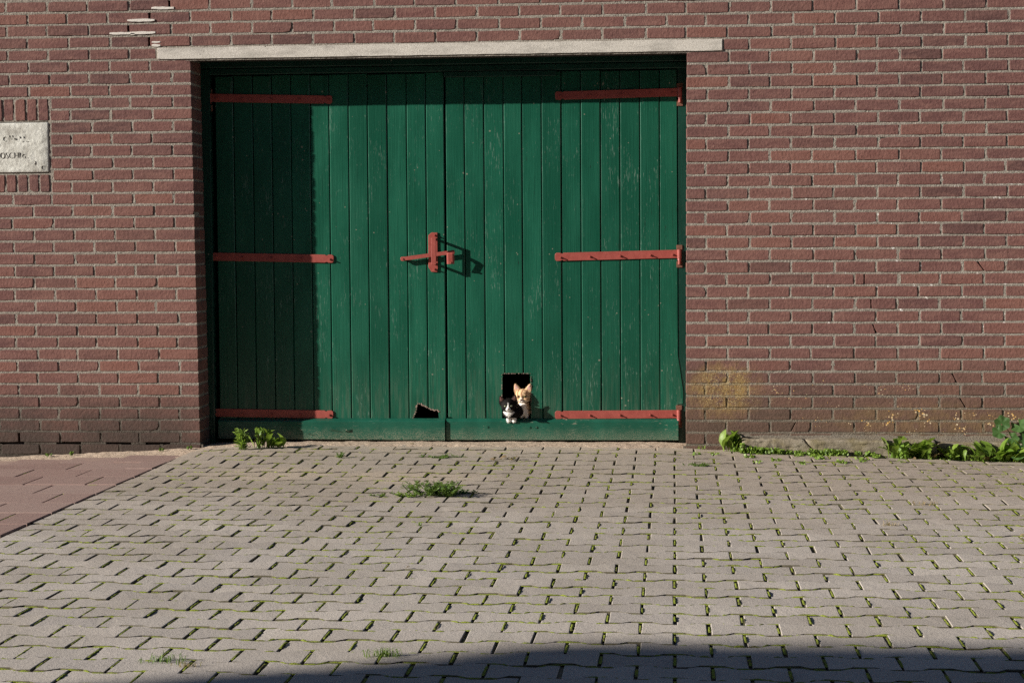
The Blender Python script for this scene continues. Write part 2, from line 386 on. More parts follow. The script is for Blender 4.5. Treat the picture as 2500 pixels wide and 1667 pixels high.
def mat_leaf(name, c0, c1, rough=0.45):
    t = NT(name); p = t.pos(); r = t.math('FRACT', t.math('ADD', t.attr('rnd'), t.math('MULTIPLY', t.orand(), 7.3))); n = t.noise(p, 140, 3)
    c = t.mix(r, c0, c1); c = t.mix(t.math('MULTIPLY', t.step(n, 0.4, 0.7), 0.35), c, tuple(k * 0.6 for k in c0))
    t.done(c, rough, t.bump(n, 0.3, 0.003), spec=0.4)
    t.b.inputs['Transmission Weight'].default_value = 0.0
    # light through the leaf
    tr = t.new('ShaderNodeBsdfTranslucent'); t.link(t.mix(0.35, c, (0.30, 0.42, 0.04)), tr.inputs[0])
    mx = t.new('ShaderNodeMixShader'); mx.inputs[0].default_value = 0.38
    t.link(t.b.outputs[0], mx.inputs[1]); t.link(tr.outputs[0], mx.inputs[2]); t.link(mx.outputs[0], t.n['Material Output'].inputs[0])
    return t.m
M_LEAF = mat_leaf('leaf_fresh_green', (0.13, 0.235, 0.026), (0.25, 0.36, 0.060))
M_LEAF_DARK = mat_leaf('leaf_dark_green', (0.055, 0.125, 0.034), (0.095, 0.185, 0.050))
M_LEAF_DULL = mat_leaf('leaf_dull_green', (0.070, 0.145, 0.026), (0.15, 0.235, 0.050), 0.6)
M_STRAW = mat_leaf('dry_straw', (0.30, 0.22, 0.11), (0.46, 0.36, 0.20), 0.8)
M_BROWN = mat_leaf('withered_leaf', (0.16, 0.105, 0.055), (0.34, 0.24, 0.13), 0.8)

# ------------------------------------------------------------------ ground
ground = obj('ground', from_data('ground', [(-400, -400, -0.09), (400, -400, -0.09), (400, 400, -0.09), (-400, 400, -0.09)], [(0, 1, 2, 3)]), M_GROUND)
tag(ground, kind='structure')

RED_X = -2.597
def bed_mesh(name, x0, x1, y0, y1, st, drop):
    nx = int((x1 - x0) / st); ny = int((y1 - y0) / st); v = []; f = []
    for j in range(ny + 1):
        for i in range(nx + 1):
            x = x0 + (x1 - x0) * i / nx; y = y0 + (y1 - y0) * j / ny
            v.append((x, y, gz(x, y) - drop + 0.003 * mnoise.noise((x * 9, y * 9, 0))))
    for j in range(ny):
        for i in range(nx):
            a = j * (nx + 1) + i; f.append((a, a + 1, a + nx + 2, a + nx + 1))
    return from_data(name, v, f, True)
pavement = tag(obj('pavement', bed_mesh('pavement', RED_X, 4.6, -11.0, 0.34, 0.06, 0.0062), M_BED), kind='structure')
footpath = tag(obj('footpath', bed_mesh('footpath', -7.0, RED_X, -11.0, 0.05, 0.08, 0.0175), M_BED), kind='structure')

PL, PR = 0.1995, 0.139            # paver pitch along and across
def paver_outline(jx, jy):
    hx = PL / 2 - jx / 2; w = PR / 2 + 0.0118 - jy / 2; n = PR / 2 - 0.0118 - jy / 2
    a, b = 0.060, 0.034
    return [(-hx, -w), (-a, -w), (-b, -n), (b, -n), (a, -w), (hx, -w), (hx, w), (a, w), (b, n), (-b, n), (-a, w), (-hx, w)]
def paver_geo(seed):
    rr = random.Random(seed); v = []; f = []
    o = paver_outline(0.0064 + rr.uniform(-0.0018, 0.0030), 0.0062)
    o = [(x + rr.uniform(-1, 1) * 0.0011, y + rr.uniform(-1, 1) * 0.0010) for x, y in o]
    n = len(o)
    def inset(k): return [(x - math.copysign(k, x), y - math.copysign(k, y)) for x, y in o]
    rings = [(o, -0.045), (o, -0.0040), (inset(0.0012), -0.0012), (inset(0.0034), 0.0)]
    for ring, z in rings:
        v += [(x, y, z + (rr.uniform(-1, 1) * 0.0007 if z > -0.02 else 0)) for x, y in ring]
    for k in range(3):
        for i in range(n):
            j = (i + 1) % n; f.append((k * n + i, k * n + j, (k + 1) * n + j, (k + 1) * n + i))
    f.append(tuple(range(3 * n, 4 * n)))
    return v, f
PAV = [paver_geo(100 + i) for i in range(14)]
PAV_ME = []
PIDX = [1] * 24 + [0 if i in (5, 11) else 1 for i in range(12)] + [0]      # dirt sits in the long joints' chamfers
for i, (v, f) in enumerate(PAV):
    me = from_data('paver', v, f); me.materials.append(M_PAVER); me.materials.append(M_EDGE); me.polygons.foreach_set('material_index', PIDX); PAV_ME.append(me)
spots = []
X0P, Y0P = -0.002, -3.447 + 0.0  # one joint column, row boundary measured
nrow = int(11.2 / PR)
for r_ in range(nrow):
    y = -0.156 + PR / 2 - r_ * PR + 0.0
    off = 0.0 if r_ % 2 else PL / 2
    for c_ in range(-14, 24):
        x = X0P + off + (c_ + 0.5) * PL
        xc = x
        if x + PL / 2 < RED_X + 0.02: continue
        if x > 4.5: continue
        spots.append((xc, y))
items = []
for (x, y) in spots:
    cs = [project((x + dx * PL / 2, y + dy * PR / 2, 0)) for dx, dy in ((-1, -1), (1, -1), (1, 1), (-1, 1))] if y > -8.5 else None
    area = 0
    if cs:
        xs = [min(2500, max(0, c[0])) for c in cs]; ys = [min(1667, max(0, c[1])) for c in cs]
        area = (max(xs) - min(xs)) * (max(ys) - min(ys))
    items.append((area, x, y))
items.sort(reverse=True)
def paver_mat(x, y, rr):
    z = gz(x, y) + rr.uniform(-1, 1) * 0.0024
    sx = (gz(x + .1, y) - gz(x - .1, y)) / .2; sy = (gz(x, y + .1) - gz(x, y - .1)) / .2
    m = Matrix.Translation((x + rr.uniform(-1, 1) * 0.0018, y + rr.uniform(-1, 1) * 0.0012, z))
    m = m @ Matrix.Rotation(rr.uniform(-1, 1) * 0.008, 4, 'Z') @ Matrix.Rotation(sy + rr.uniform(-1, 1) * 0.014, 4, 'X') @ Matrix.Rotation(-sx + rr.uniform(-1, 1) * 0.012, 4, 'Y')
    if rr.random() < 0.5: m = m @ Matrix.Rotation(math.pi, 4, 'Z')
    return m
rv, rf, ra = [], [], []
rr = random.Random(5)
def clip_left(P):  # cut pieces along the red strip
    return [(max(x, RED_X + 0.006), y, z) for x, y, z in P]
for k, (area, x, y) in enumerate(items):
    m = paver_mat(x, y, rr); g = rr.randrange(len(PAV))
    if k < 300 and x - PL / 2 > RED_X:
        obj('paver', PAV_ME[g], None, pavement, m)
    else:
        v, f = PAV[g]; b = len(rv); w = [tuple(m @ Vector(p)) for p in v]
        if x - PL / 2 < RED_X + 0.006: w = clip_left(w)
        rv += w; rf += [tuple(b + i for i in q) for q in f]; ra += [rr.random()] * len(f)
def add_rnd(me, vals):
    a = me.attributes.new('rnd', 'FLOAT', 'FACE'); a.data.foreach_set('value', vals)
me = from_data('distant_pavers', rv, rf); add_rnd(me, ra); me.materials.append(M_PAVER); me.materials.append(M_EDGE)
me.polygons.foreach_set('material_index', PIDX * (len(rf) // 37))
tag(obj('distant_pavers', me, M_PAVER, pavement), kind='stuff')

# red footpath tiles, 30 x 30 cm
def tile_geo(seed, w, d):
    q = random.Random(seed); bm = bmesh.new()
    add_box(bm, -w / 2, w / 2, -d / 2, d / 2, -0.05, 0)
    bm.verts.ensure_lookup_table()
    top = [e for e in bm.edges if all(v.co.z > -0.01 for v in e.verts)]
    bmesh.ops.bevel(bm, geom=top, offset=0.004, segments=2, affect='EDGES', profile=0.5)
    for v in bm.verts: v.co += Vector((q.uniform(-1, 1), q.uniform(-1, 1), q.uniform(-.5, .5))) * 0.0008
    me = from_bm('tile', bm); me.materials.append(M_RED); return me
T_FULL = [tile_geo(k, 0.2905, 0.2895) for k in range(4)]; T_HALF = [tile_geo(9, 0.1405, 0.2895)]
for r_ in range(14):
    y = -0.06 - 0.2995 * (r_ + 0.5) + 0.09
    x = RED_X - 0.004; half = (r_ % 2 == 0); k = 0
    while x > -6.3:
        w = 0.15 if (half and k == 0) else 0.30
        if r_ > 9 and x > -2.9 + 0.0 and False: break
        xc = x - w / 2
        m = Matrix.Translation((xc, y, gz(xc, y) + rr.uniform(-1, 1) * 0.002)) @ Matrix.Rotation(rr.uniform(-1, 1) * 0.008, 4, 'X') @ Matrix.Rotation(rr.uniform(-1, 1) * 0.008, 4, 'Y')
        if y + 0.15 < 0.03: obj('tile', T_HALF[0] if w < 0.2 else T_FULL[rr.randrange(4)], None, footpath, m)
        x -= w; k += 1

# moss in the joints
mv, mf = [], []
def moss_strip(x0, y0, x1, y1, wid, h, base):
    n = max(2, int(math.hypot(x1 - x0, y1 - y0) / 0.009)); d = Vector((x1 - x0, y1 - y0, 0)).normalized(); pr = Vector((-d.y, d.x, 0))
    b = len(mv)
    for i in range(n + 1):
        t = i / n; c = Vector((x0 + (x1 - x0) * t, y0 + (y1 - y0) * t, 0)); e = math.sin(math.pi * min(1, max(0.0, t))) ** 0.4
        for s in (-1, -0.35, 0.35, 1):
            q = c + pr * (s * wid / 2 * rr.uniform(0.75, 1.15))
            zz = gz(q.x, q.y) + base + (0 if abs(s) == 1 else h * e * rr.uniform(0.4, 1.1))
            mv.append((q.x, q.y, zz))
    for i in range(n):
        for s in range(3):
            a = b + i * 4 + s; mf.append((a, a + 4, a + 5, a + 1))
WV = [(-.097, -1), (-.060, -1), (-.034, 1), (.034, 1), (.060, -1), (.097, -1)]
for (x, y) in spots:
    if y < -6.8 or x > 2.4: continue
    near = smooth(-0.8, -3.8, y)
    mn = mnoise.noise((x * 1.1, y * 1.1, 7.7)) + 0.30 * smooth(-0.5, 0.6, x)
    if rr.random() < 0.46 + 0.50 * near + 0.5 * mn:
        l = rr.uniform(0.6, 1.0) * PR * 0.80; jx = x + PL / 2
        c = y + rr.uniform(-1, 1) * (PR * 0.80 - l) / 2
        if jx > RED_X + 0.05: moss_strip(jx, c - l / 2, jx + rr.uniform(-.001, .001), c + l / 2, 0.0086, 0.0034, -0.0006)
    for (xa, sa), (xb, sb) in zip(WV, WV[1:]):      # the wavy joint along the row
        if rr.random() < 0.55 + 0.30 * near + 0.3 * mn and x + xa > RED_X + .01:
            moss_strip(x + xa, y - PR / 2 + .0118 * sa, x + xb, y - PR / 2 + .0118 * sb, 0.0090, rr.uniform(.0028, .0056), -0.0024)
for r_ in range(13):          # red tiles: a little moss in some joints
    y = -0.06 - 0.2995 * r_ + 0.09
    for k_ in range(6):
        jx = RED_X - .004 - (.15 if r_ % 2 == 0 else .30) - .30 * k_
        if rr.random() < .55 and y < -.3: moss_strip(jx, y - .28 * rr.uniform(.5, 1), jx, y - .02, .008, .005, -.0045)
        if rr.random() < .5 and y < -.3: xx = jx + rr.uniform(0, .2); moss_strip(xx, y, xx + rr.uniform(.05, .15), y, .008, .004, -.0045)
tag(obj('moss', from_data('moss', mv, mf, True), M_MOSS), 'yellow green moss filling the joints between the grey pavers', 'moss', kind='stuff')

# blown sand along the wall and threshold
def sand_sheet():
    v = []; f = []; st = 0.014; x0, x1 = -6.9, 0.55; y0, y1 = -0.42, 0.36
    nx = int((x1 - x0) / st); ny = int((y1 - y0) / st); idx = {}
    for j in range(ny + 1):
        for i in range(nx + 1):
            x = x0 + i * st; y = y0 + j * st
            edge = -0.035 + 0.06 * mnoise.noise((x * 3.1, 1.5, 0)) + 0.03 * mnoise.noise((x * 14, 7.5, 0)) - (0.03 if x < -2.6 else 0)
            h = 0.012 * smooth(edge - 0.05, edge + 0.10, y) + 0.0035 * mnoise.noise((x * 22, y * 22, 3)) + 0.004 * mnoise.noise((x * 6, y * 6, 1)) - 0.0062
            if x > 0.06: h -= 0.012 * smooth(0.06, 0.4, x)
            h -= 0.006 * smooth(0.08, 0.2, y)
            v.append((x, y, gz(x, min(y, 0)) + h))
    for j in range(ny):
        for i in range(nx):
            a = j * (nx + 1) + i; f.append((a, a + 1, a + nx + 2, a + nx + 1))
    return from_data('sand', v, f, True)
tag(obj('sand', sand_sheet(), M_SAND), 'pale blown sand lying along the foot of wall and doors', 'sand', kind='stuff')

# ------------------------------------------------------------------ brick wall
CP, Z0 = 0.0651, 2.1157      # course pitch, height of the bed joint level with the lintel's underside
def jamb_l(z): return -2.583 - 0.0205 * (z / 2.1)
def jamb_r(z): return 0.057 + 0.008 * (z / 2.1)
LX0, LX1 = -2.783, 0.252
wall = tag(empty('brick_wall', (-2.0, 0.15, 0)), 'red brown brick wall with grey mortar round the green doors', 'wall')
PLQ = (-4.05, -3.396, 1.515, 1.786)
SOLD_TOP, SOLD_BOT = Z0 - 3 * CP, Z0 - 11 * CP
HJ = 0.0108
def brick_geo(seed, L, H, D=0.100):
    q = random.Random(seed); v = []; f = []
    xs = [-.5, -.3, -.08, .14, .33, .5]; zs = [-.5, 0.0, .5]
    per = [(x, -.5) for x in xs] + [(.5, 0.0)] + [(x, .5) for x in reversed(xs)] + [(-.5, 0.0)]
    n = len(per); o = []
    for (a, b) in per:
        corner = abs(a) == .5 and abs(b) == .5
        k = q.uniform(-.0012, .0012); ix = q.uniform(0, .0022) if corner else 0.0
        o.append((a * L + (-math.copysign(ix, a) if abs(a) == .5 else q.uniform(-.004, .004)), b * H + (-math.copysign(abs(k) + (ix if corner else 0), b) if abs(b) == .5 else 0)))
    if q.random() < 0.10:                       # a knocked-off corner
        i = q.choice([0, 5, 7, 12]); a, b = o[i]; c = q.uniform(.003, .008); o[i] = (a - math.copysign(c, a), b - math.copysign(c * .7, b))
    yy = [q.uniform(-.0007, .0007) for _ in range(n)]
    def ring(k, y): return [(x - math.copysign(k, x) if abs(x) > L * .45 else x, y + (yy[i] if y < .01 else 0), z - math.copysign(k, z) if abs(z) > .01 else z) for i, (x, z) in enumerate(o)]
    for k, y in ((0, D), (0, 0.0024), (0.0008, 0.0006), (0.0022, 0.0)): v += ring(k, y)
    for k in range(3):
        for i in range(n):
            j = (i + 1) % n; f.append((k * n + j, k * n + i, (k + 1) * n + i, (k + 1) * n + j))
    f.append(tuple(range(3 * n, 4 * n)))
    return v, f
HB = CP - 0.0108
FULL_L = {'l': 0.226 - HJ, 'r': 0.2225 - HJ}
pieces = []   # (x0, x1, row)
joints = []   # head joints (x, row)
def clip_iv(iv, a, b):
    out = []
    for (x0, x1) in iv:
        if b <= x0 or a >= x1: out.append((x0, x1)); continue
        if a > x0: out.append((x0, a))
        if b < x1: out.append((b, x1))
    return out
ROWS = list(range(-14, 35))
def row_z(k): return Z0 - CP * (k - 0.5)     # centre of course k (k = 1 lies just under the lintel's foot)
def head_cols(k):
    """x of the head joints of course k over the whole wall"""
    z = row_z(k); xl = jamb_l(z); xr = jamb_r(z); pl, prr = 0.226, 0.2225
    odd = k % 2 == 1; h = HJ / 2
    out = []
    x = xl + h - (0 if odd else pl / 2)
    while x > -7: out.append(x); x -= pl
    n = 12; x = xl + h + (prr if odd else prr / 2)
    while x < xr - 0.06: out.append(x); x += prr
    x = xr - h + (0 if odd else prr / 2)
    while x < 4.6: out.append(x); x += prr
    return sorted(out)
for k in ROWS:
    z = row_z(k)
    if z < -0.10: continue
    hs = head_cols(k); q = random.Random(900 + k)
    hs = [h + (q.uniform(-.006, .006) if abs(h - jamb_l(z)) > .08 and abs(h - jamb_r(z)) > .08 else 0) for h in hs]
    for a, b in zip(hs, hs[1:]):
        iv = [(a + HJ / 2, b - HJ / 2)]
        if 0 < z < Z0: iv = clip_iv(iv, jamb_l(z), jamb_r(z))
        elif z <= 0: iv = clip_iv(iv, jamb_l(0), jamb_r(0))
        if k == 0: iv = clip_iv(iv, LX0 - HJ, LX1 + HJ)
        if SOLD_BOT < z < SOLD_TOP: iv = clip_iv(iv, PLQ[0] - HJ, PLQ[1] + HJ)
        for x0, x1 in iv:
            if x1 - x0 > 0.03: pieces.append((x0, x1, k))
    joints += [(h, k) for h in hs]
# cracked bricks: split where the photograph shows a crack
CR = [(2127, 745, 0.0), (2135, 800, 0.35), (2146, 835, 0.5), (1937, 1050, -0.5), (2350, 985, 0.6), (2330, 930, 0.5), (2395, 655, 0.7), (2110, 690, 0.0)]
splits = []
for px, py, sl in CR:
    x, z = on_plane(px, py); splits.append((x, z, sl))
new = []
slant = {}
for (x0, x1, k) in pieces:
    z = row_z(k); done = False
    for sx, sz, sl in splits:
        if abs(sz - z) < CP / 2 and x0 + .03 < sx < x1 - .03:
            new.append((x0, sx - 0.0026, k)); slant[len(new) - 1] = ('r', sl); new.append((sx + 0.0026, x1, k)); slant[len(new) - 1] = ('l', sl); done = True; break
    if not done: new.append((x0, x1, k))
pieces = new
BVAR = {}
def brick_var(L, q):
    key = round(L, 3); s = q.randrange(16)
    if key not in (0.215, 0.212, 0.102, 0.100): s = q.randrange(3) + 50
    kk = (key, s)
    if kk not in BVAR:
        v, f = brick_geo(hash(kk) % 99991, L, HB); BVAR[kk] = [v, f, None]
    return BVAR[kk]
cand = []
for i, (x0, x1, k) in enumerate(pieces):
    z = row_z(k)
    a = project((x0, 0, z - HB / 2)); b = project((x1, 0, z + HB / 2))
    w = max(0, min(2500, b[0]) - max(0, a[0])); h = max(0, min(1667, a[1]) - max(0, b[1]))
    cand.append((w * h, i))
cand.sort(reverse=True)
single = {i for a, i in cand[:300] if a > 200}
q = random.Random(77); bv, bf, ba = [], [], []
for i, (x0, x1, k) in enumerate(pieces):
    z = row_z(k); L = x1 - x0; vrt, fc, me = var = brick_var(L, q)
    tilt = q.uniform(-1, 1) * (0.006 if L > .15 else 0.004)
    m = Matrix.Translation(((x0 + x1) / 2, q.uniform(-.0022, .0016), z + q.uniform(-1, 1) * .0011)) @ Matrix.Rotation(tilt, 4, 'Y') @ Matrix.Rotation(q.uniform(-1, 1) * .004, 4, 'Z') @ Matrix.Rotation(q.uniform(-1, 1) * .012, 4, 'X')
    if q.random() < .5: m = m @ Matrix.Rotation(math.pi, 4, 'Y')
    sc_ = L / round(L, 3); m = m @ Matrix.Diagonal((sc_, 1, q.uniform(.965, 1.03), 1))
    if i in slant:
        side, sl = slant[i]; v2 = []
        for p in vrt:
            p = m @ Vector(p)
            if (side == 'r' and p.x > x1 - .02) or (side == 'l' and p.x < x0 + .02): p.x += -(p.z - z) * sl
            v2.append(tuple(p))
        if i in single:
            me = from_data('brick', v2, fc); obj('brick', me, M_BRICK, wall); continue
        b = len(bv); bv += v2; bf += [tuple(b + j for j in t_) for t_ in fc]; ba += [q.random()] * len(fc); continue
    if i in single:
        if me is None:
            me = from_data('brick', vrt, fc); me.materials.append(M_BRICK); var[2] = me
        obj('brick', me, None, wall, m)
    else:
        b = len(bv); bv += [tuple(m @ Vector(p)) for p in vrt]; bf += [tuple(b + j for j in t_) for t_ in fc]; ba += [q.random()] * len(fc)
me = from_data('other_bricks', bv, bf); add_rnd(me, ba)
tag(obj('other_bricks', me, M_BRICK, wall), kind='stuff')

# upright bricks above and below the name stone
for (zt, zb, xs) in ((SOLD_TOP - .007, 1.797, None), (1.503, SOLD_BOT + 0.010, None)):
    x = PLQ[1] - 0.002; kx = 0
    while x > PLQ[0] + .03:
        w = 0.0535 + q.uniform(-.003, .003); h = zt - zb
        v, f = brick_geo(4000 + int(x * 1000), h, w)
        m = Matrix.Translation((x - w / 2, q.uniform(-.002, .001), (zt + zb) / 2)) @ Matrix.Rotation(math.pi / 2 + q.uniform(-1, 1) * .012, 4, 'Y')
        obj('upright_brick', from_data('upright_brick', v, f), M_BRICK, wall, m)
        x -= w + 0.0115
# reveal bricks behind the front leaf
for side, jf, x_out in ((-1, jamb_l, 0.1), (1, jamb_r, 0.1)):
    for k in range(1, 34):
        z = row_z(k); v, f = brick_geo(7000 + k + side * 50, 0.104 if k % 2 else 0.100, HB, 0.09)
        m = Matrix.Translation((jf(z) + q.uniform(-.002, .001) * -side, 0.163, z)) @ Matrix.Rotation(math.pi / 2 * (1 if side < 0 else -1), 4, 'Z')
        obj('reveal_brick', from_data('reveal_brick', v, f), M_BRICK, wall, m)

# mortar: bed joints and head joints with a rough struck face
OPEN = set()
for px, py in [(364, 97), (314, 66), (364, 36), (414, 5), (384, 128), (165, 1068), (264, 1068), (333, 1068), (432, 1068), (213, 1098), (282, 1098), (380, 1098), (48, 1068), (81, 1098), (2277, 1047), (1764, 795), (2378, 985)]:
    OPEN.add(tuple(round(c, 3) for c in on_plane(px, py)))
def is_open(x, z): return any(abs(x - a) < .016 and abs(z - b) < CP * .52 for a, b in OPEN)
tv, tf = [], []
def grid_patch(xs, zs, fy):
    b = len(tv); nx = len(xs)
    for zz in zs:
        for xx in xs: tv.append((xx, fy(xx, zz), zz))
    for j in range(len(zs) - 1):
        for i in range(nx - 1):
            a = b + j * nx + i; tf.append((a, a + 1, a + nx + 1, a + nx))
def my(x, z): return 0.0022 + 0.0030 * mnoise.noise((x * 55, 0, z * 55)) + 0.0016 * mnoise.noise((x * 150, 2, z * 150)) + 0.0016 * mnoise.noise((x * 5, 4, z * 5))
for k in range(-14, 34):
    zc = Z0 - CP * k
    if zc < -0.08: continue
    segs = [(-7.0, 4.6)]
    if k > 0: segs = clip_iv(segs, jamb_l(max(zc, 0)) - .001, jamb_r(max(zc, 0)) + .001)
    if SOLD_BOT + .02 < zc < SOLD_TOP - .02: segs = clip_iv(segs, PLQ[0] - .006, PLQ[1] + .004)
    if k == 32:
        for xo in (-3.62, -3.30, -3.02, -2.80): segs = clip_iv(segs, xo - .09, xo + .05)
    for a, b in segs:
        n = max(2, int((b - a) / (0.013 if a < 2 and b > -4.2 else .03))); xs = [a + (b - a) * i / n for i in range(n + 1)]
        grid_patch(xs, [zc - .0085, zc - .003, zc + .003, zc + .0085], lambda x, z, zc=zc: my(x, z) + (0.0012 if abs(z - zc) > .005 else -.0004))
for (h, k) in joints:
    z = row_z(k)
    if 0 < z < Z0 and jamb_l(z) - .012 < h < jamb_r(z) + .012: continue
    if k == 0 and LX0 - .02 < h < LX1 + .02: continue
    if SOLD_BOT < z < SOLD_TOP and PLQ[0] - .02 < h < PLQ[1] + .01: continue
    if is_open(h, z): continue
    grid_patch([h - .010, h - .0035, h + .0035, h + .010], [z - .028, z - .016, z - .005, z + .005, z + .016, z + .028], my)
for z0_, z1_, xx in ((SOLD_BOT, SOLD_TOP, PLQ[1] + .0055), (SOLD_BOT, SOLD_TOP, PLQ[0] - .0055)):   # straight joint beside the name stone, and between the upright bricks
    n = 40; grid_patch([xx - .009, xx - .003, xx + .003, xx + .009], [z0_ + (z1_ - z0_) * i / n for i in range(n + 1)], my)
for za, zb in ((1.790, SOLD_TOP), (SOLD_BOT, 1.51)):
    n = 60; grid_patch([PLQ[0] + (PLQ[1] - PLQ[0]) * i / n for i in range(n + 1)], [za + (zb - za) * i / 9 for i in range(10)], lambda x, z: my(x, z) + .001)
for xx in (LX0 - HJ / 2, LX1 + HJ / 2):
    grid_patch([xx - .009, xx - .003, xx + .003, xx + .009], [Z0 - .004 + CP * i / 5 for i in range(6)], my)
for jf, sg in ((jamb_l, 1), (jamb_r, -1)):      # struck mortar on the reveals
    b = len(tv); ys = [0.004, .05, .102, .107, .112, .16, .214]; zs = [0 + 2.12 * i / 130 for i in range(131)]
    for zz in zs:
        for yy in ys: tv.append((jf(zz) - sg * (.0035 + .0012 * mnoise.noise((yy * 60, 9, zz * 60))), yy, zz))
    for j in range(130):
        for i in range(6):
            a = b + j * 7 + i; tf.append((a, a + 1, a + 8, a + 7))
obj('mortar', from_data('mortar', tv, tf, True), M_MORTAR, wall)
# the wall's inner body, behind the joints
bm = bmesh.new()
add_box(bm, -7.0, -2.62, 0.022, 0.33, -0.25, Z0); add_box(bm, 0.078, 4.6, 0.022, 0.33, -0.25, Z0); add_box(bm, -7.0, 4.6, 0.023, 0.33, Z0 + 0.002, 3.1)
obj('wall_core', from_bm('wall_core', bm), M_CORE, wall)

# white filler in the stepped crack over the lintel
def filler(px0, px1, py, h=0.017):
    x0, z = on_plane(px0, py); x1, _ = on_plane(px1, py); n = max(3, int((x1 - x0) / .02)); pts = []
    for i in range(n + 1): pts.append((x0 + (x1 - x0) * i / n, z - h / 2 * random.uniform(.45, 1.05) * (0.7 if i in (0, n) else 1)))
    for i in range(n, -1, -1): pts.append((x0 + (x1 - x0) * i / n, z + h / 2 * random.uniform(.6, 1.0) * (0.7 if i in (0, n) else 1)))
    bm = bmesh.new(); add_prism(bm, pts, -0.0042, 0.012, 0.0012)
    obj('mortar_patch', from_bm('mortar_patch', bm), M_WHITE_PATCH, wall)
for a in ((268, 380, 82.5), (311, 378, 51), (370, 425, 21), (371, 392, 112)): filler(*a)
for a in ((371, 392, 104, .013), (318, 330, 84, .014)): filler(*a)

# concrete lintel
bm = bmesh.new()
n = 60; topz = Z0 + CP - .003; pts = [(LX0 + (LX1 - LX0) * i / n, Z0 + .0015 + random.uniform(-1, 1) * .0009) for i in range(n + 1)] + [(LX1 - (LX1 - LX0) * i / n, topz + random.uniform(-1, 1) * .0016) for i in range(n + 1)]
add_prism(bm, pts, -0.005, 0.105, 0.003, 2)
obj('lintel', from_bm('lintel', bm), M_LINTEL, wall)['label'] = 'weathered grey concrete lintel over the doors'
# name stone with worn lettering
bm = bmesh.new(); add_box(bm, PLQ[0], PLQ[1] - .002, -0.004, 0.06, PLQ[2], PLQ[3], 0.006)
bmesh.ops.subdivide_edges(bm, edges=[e for e in bm.edges if e.calc_length() > .1], cuts=14, use_grid_fill=True)
for v in bm.verts:
    if v.co.y < .01: v.co.y += .0026 * mnoise.noise(v.co * 28) + .0012 * mnoise.noise(v.co * 90)
stone = obj('name_stone', from_bm('name_stone', bm, True), M_PLAQUE, wall); stone['label'] = 'white limewashed stone with worn carved letters'
def lettering(txt, px, py, size, sx=1.0, rot=0.0):
    cu_ = bpy.data.curves.new('txt', 'FONT'); cu_.body = txt; cu_.size = size; cu_.extrude = 0.0016; cu_.resolution_u = 3; cu_.offset = -0.0012
    to = bpy.data.objects.new('txt', cu_); COL.objects.link(to)
    dg = bpy.context.evaluated_depsgraph_get(); me = bpy.data.meshes.new_from_object(to.evaluated_get(dg)); bpy.data.objects.remove(to); bpy.data.curves.remove(cu_)
    me.name = 'lettering'; x, z = on_plane(px, py)
    m = Matrix.Translation((x, -0.0054, z)) @ Matrix.Rotation(math.pi / 2, 4, 'X') @ Matrix.Rotation(rot, 4, 'Z') @ Matrix.Diagonal((sx, 1, 1, 1))
    obj('lettering', me, M_LETTER, stone, m)
lettering('OSCHI', -1, 388, 0.050, 0.80); lettering('G', 54, 387, 0.036, 0.8); lettering('.', 66, 387, 0.05)
lettering('C', 7, 346, 0.040, 0.8); lettering("'-'", 22, 344, 0.042, 0.8); lettering('o', 35, 343, 0.030, 0.8); lettering("' '", 47, 349, 0.05, .9); lettering('.', 53, 347, 0.05); lettering("..", 63, 347, 0.05, .8)
lettering('2', 83, 402, 0.030, 0.9); lettering('C', 98, 411, 0.032, 0.9, -0.5); lettering("'", 85, 412, .05)
# footing stones at the right
def footing(px0, px1, ytop, seed, sl0=0.0, sl1=0.0):
    x0, _ = on_plane(px0, ytop, -.09); x1, _ = on_plane(px1, ytop, -.09); zt = on_plane((px0 + px1) / 2, ytop, -.09)[1]
    bm = bmesh.new(); add_box(bm, x0, x1, -0.094, 0.012, -0.07, zt, 0.009)
    bmesh.ops.subdivide_edges(bm, edges=[e for e in bm.edges if e.calc_length() > .05], cuts=26, use_grid_fill=True)
    for v in bm.verts:
        k0 = 1 - smooth(x0, x0 + .12, v.co.x); k1 = smooth(x1 - .12, x1, v.co.x); v.co.x += (zt - v.co.z) * (sl0 * k0 + sl1 * k1)
        o = Vector((seed * 3.1, 0, 0)); d = .006 * mnoise.noise(v.co * 7 + o) + .005 * mnoise.noise(v.co * 34 + o) + .003 * mnoise.noise(v.co * 110)
        v.co += Vector((.3 * d, d, d if v.co.z > 0 else 0))
    return obj('footing_stone', from_bm('footing_stone', bm, True), M_FOOT, wall)
footing(1811, 1962, 1071, 1, 0, .9); footing(1965, 2284, 1074, 2, .9, .2); footing(2289, 2640, 1081, 3, .2, 0)
# rough mortar fillet over the footing
bm = bmesh.new(); n = 70
x0, z0_ = on_plane(1795, 1058); x1, z1_ = on_plane(2560, 1072)
rows_ = []
for i in range(n + 1):
    x = x0 + (x1 - x0) * i / n; zb = 0.055 + .01 * mnoise.noise((x * 8, 0, 0)); r_ = []
    for j in range(5):
        t_ = j / 4; r_.append(bm.verts.new((x, -.030 + .038 * t_ ** 1.5 + .004 * mnoise.noise((x * 50, t_ * 4, 1)), 0.045 + .05 * t_ + .006 * mnoise.noise((x * 20, t_ * 3, 5)))))
    rows_.append(r_)
for i in range(n):
    for j in range(4): bm.faces.new((rows_[i][j], rows_[i + 1][j], rows_[i + 1][j + 1], rows_[i][j + 1]))
obj('mortar_fillet', from_bm('mortar_fillet', bm, True), M_MORTAR, wall)

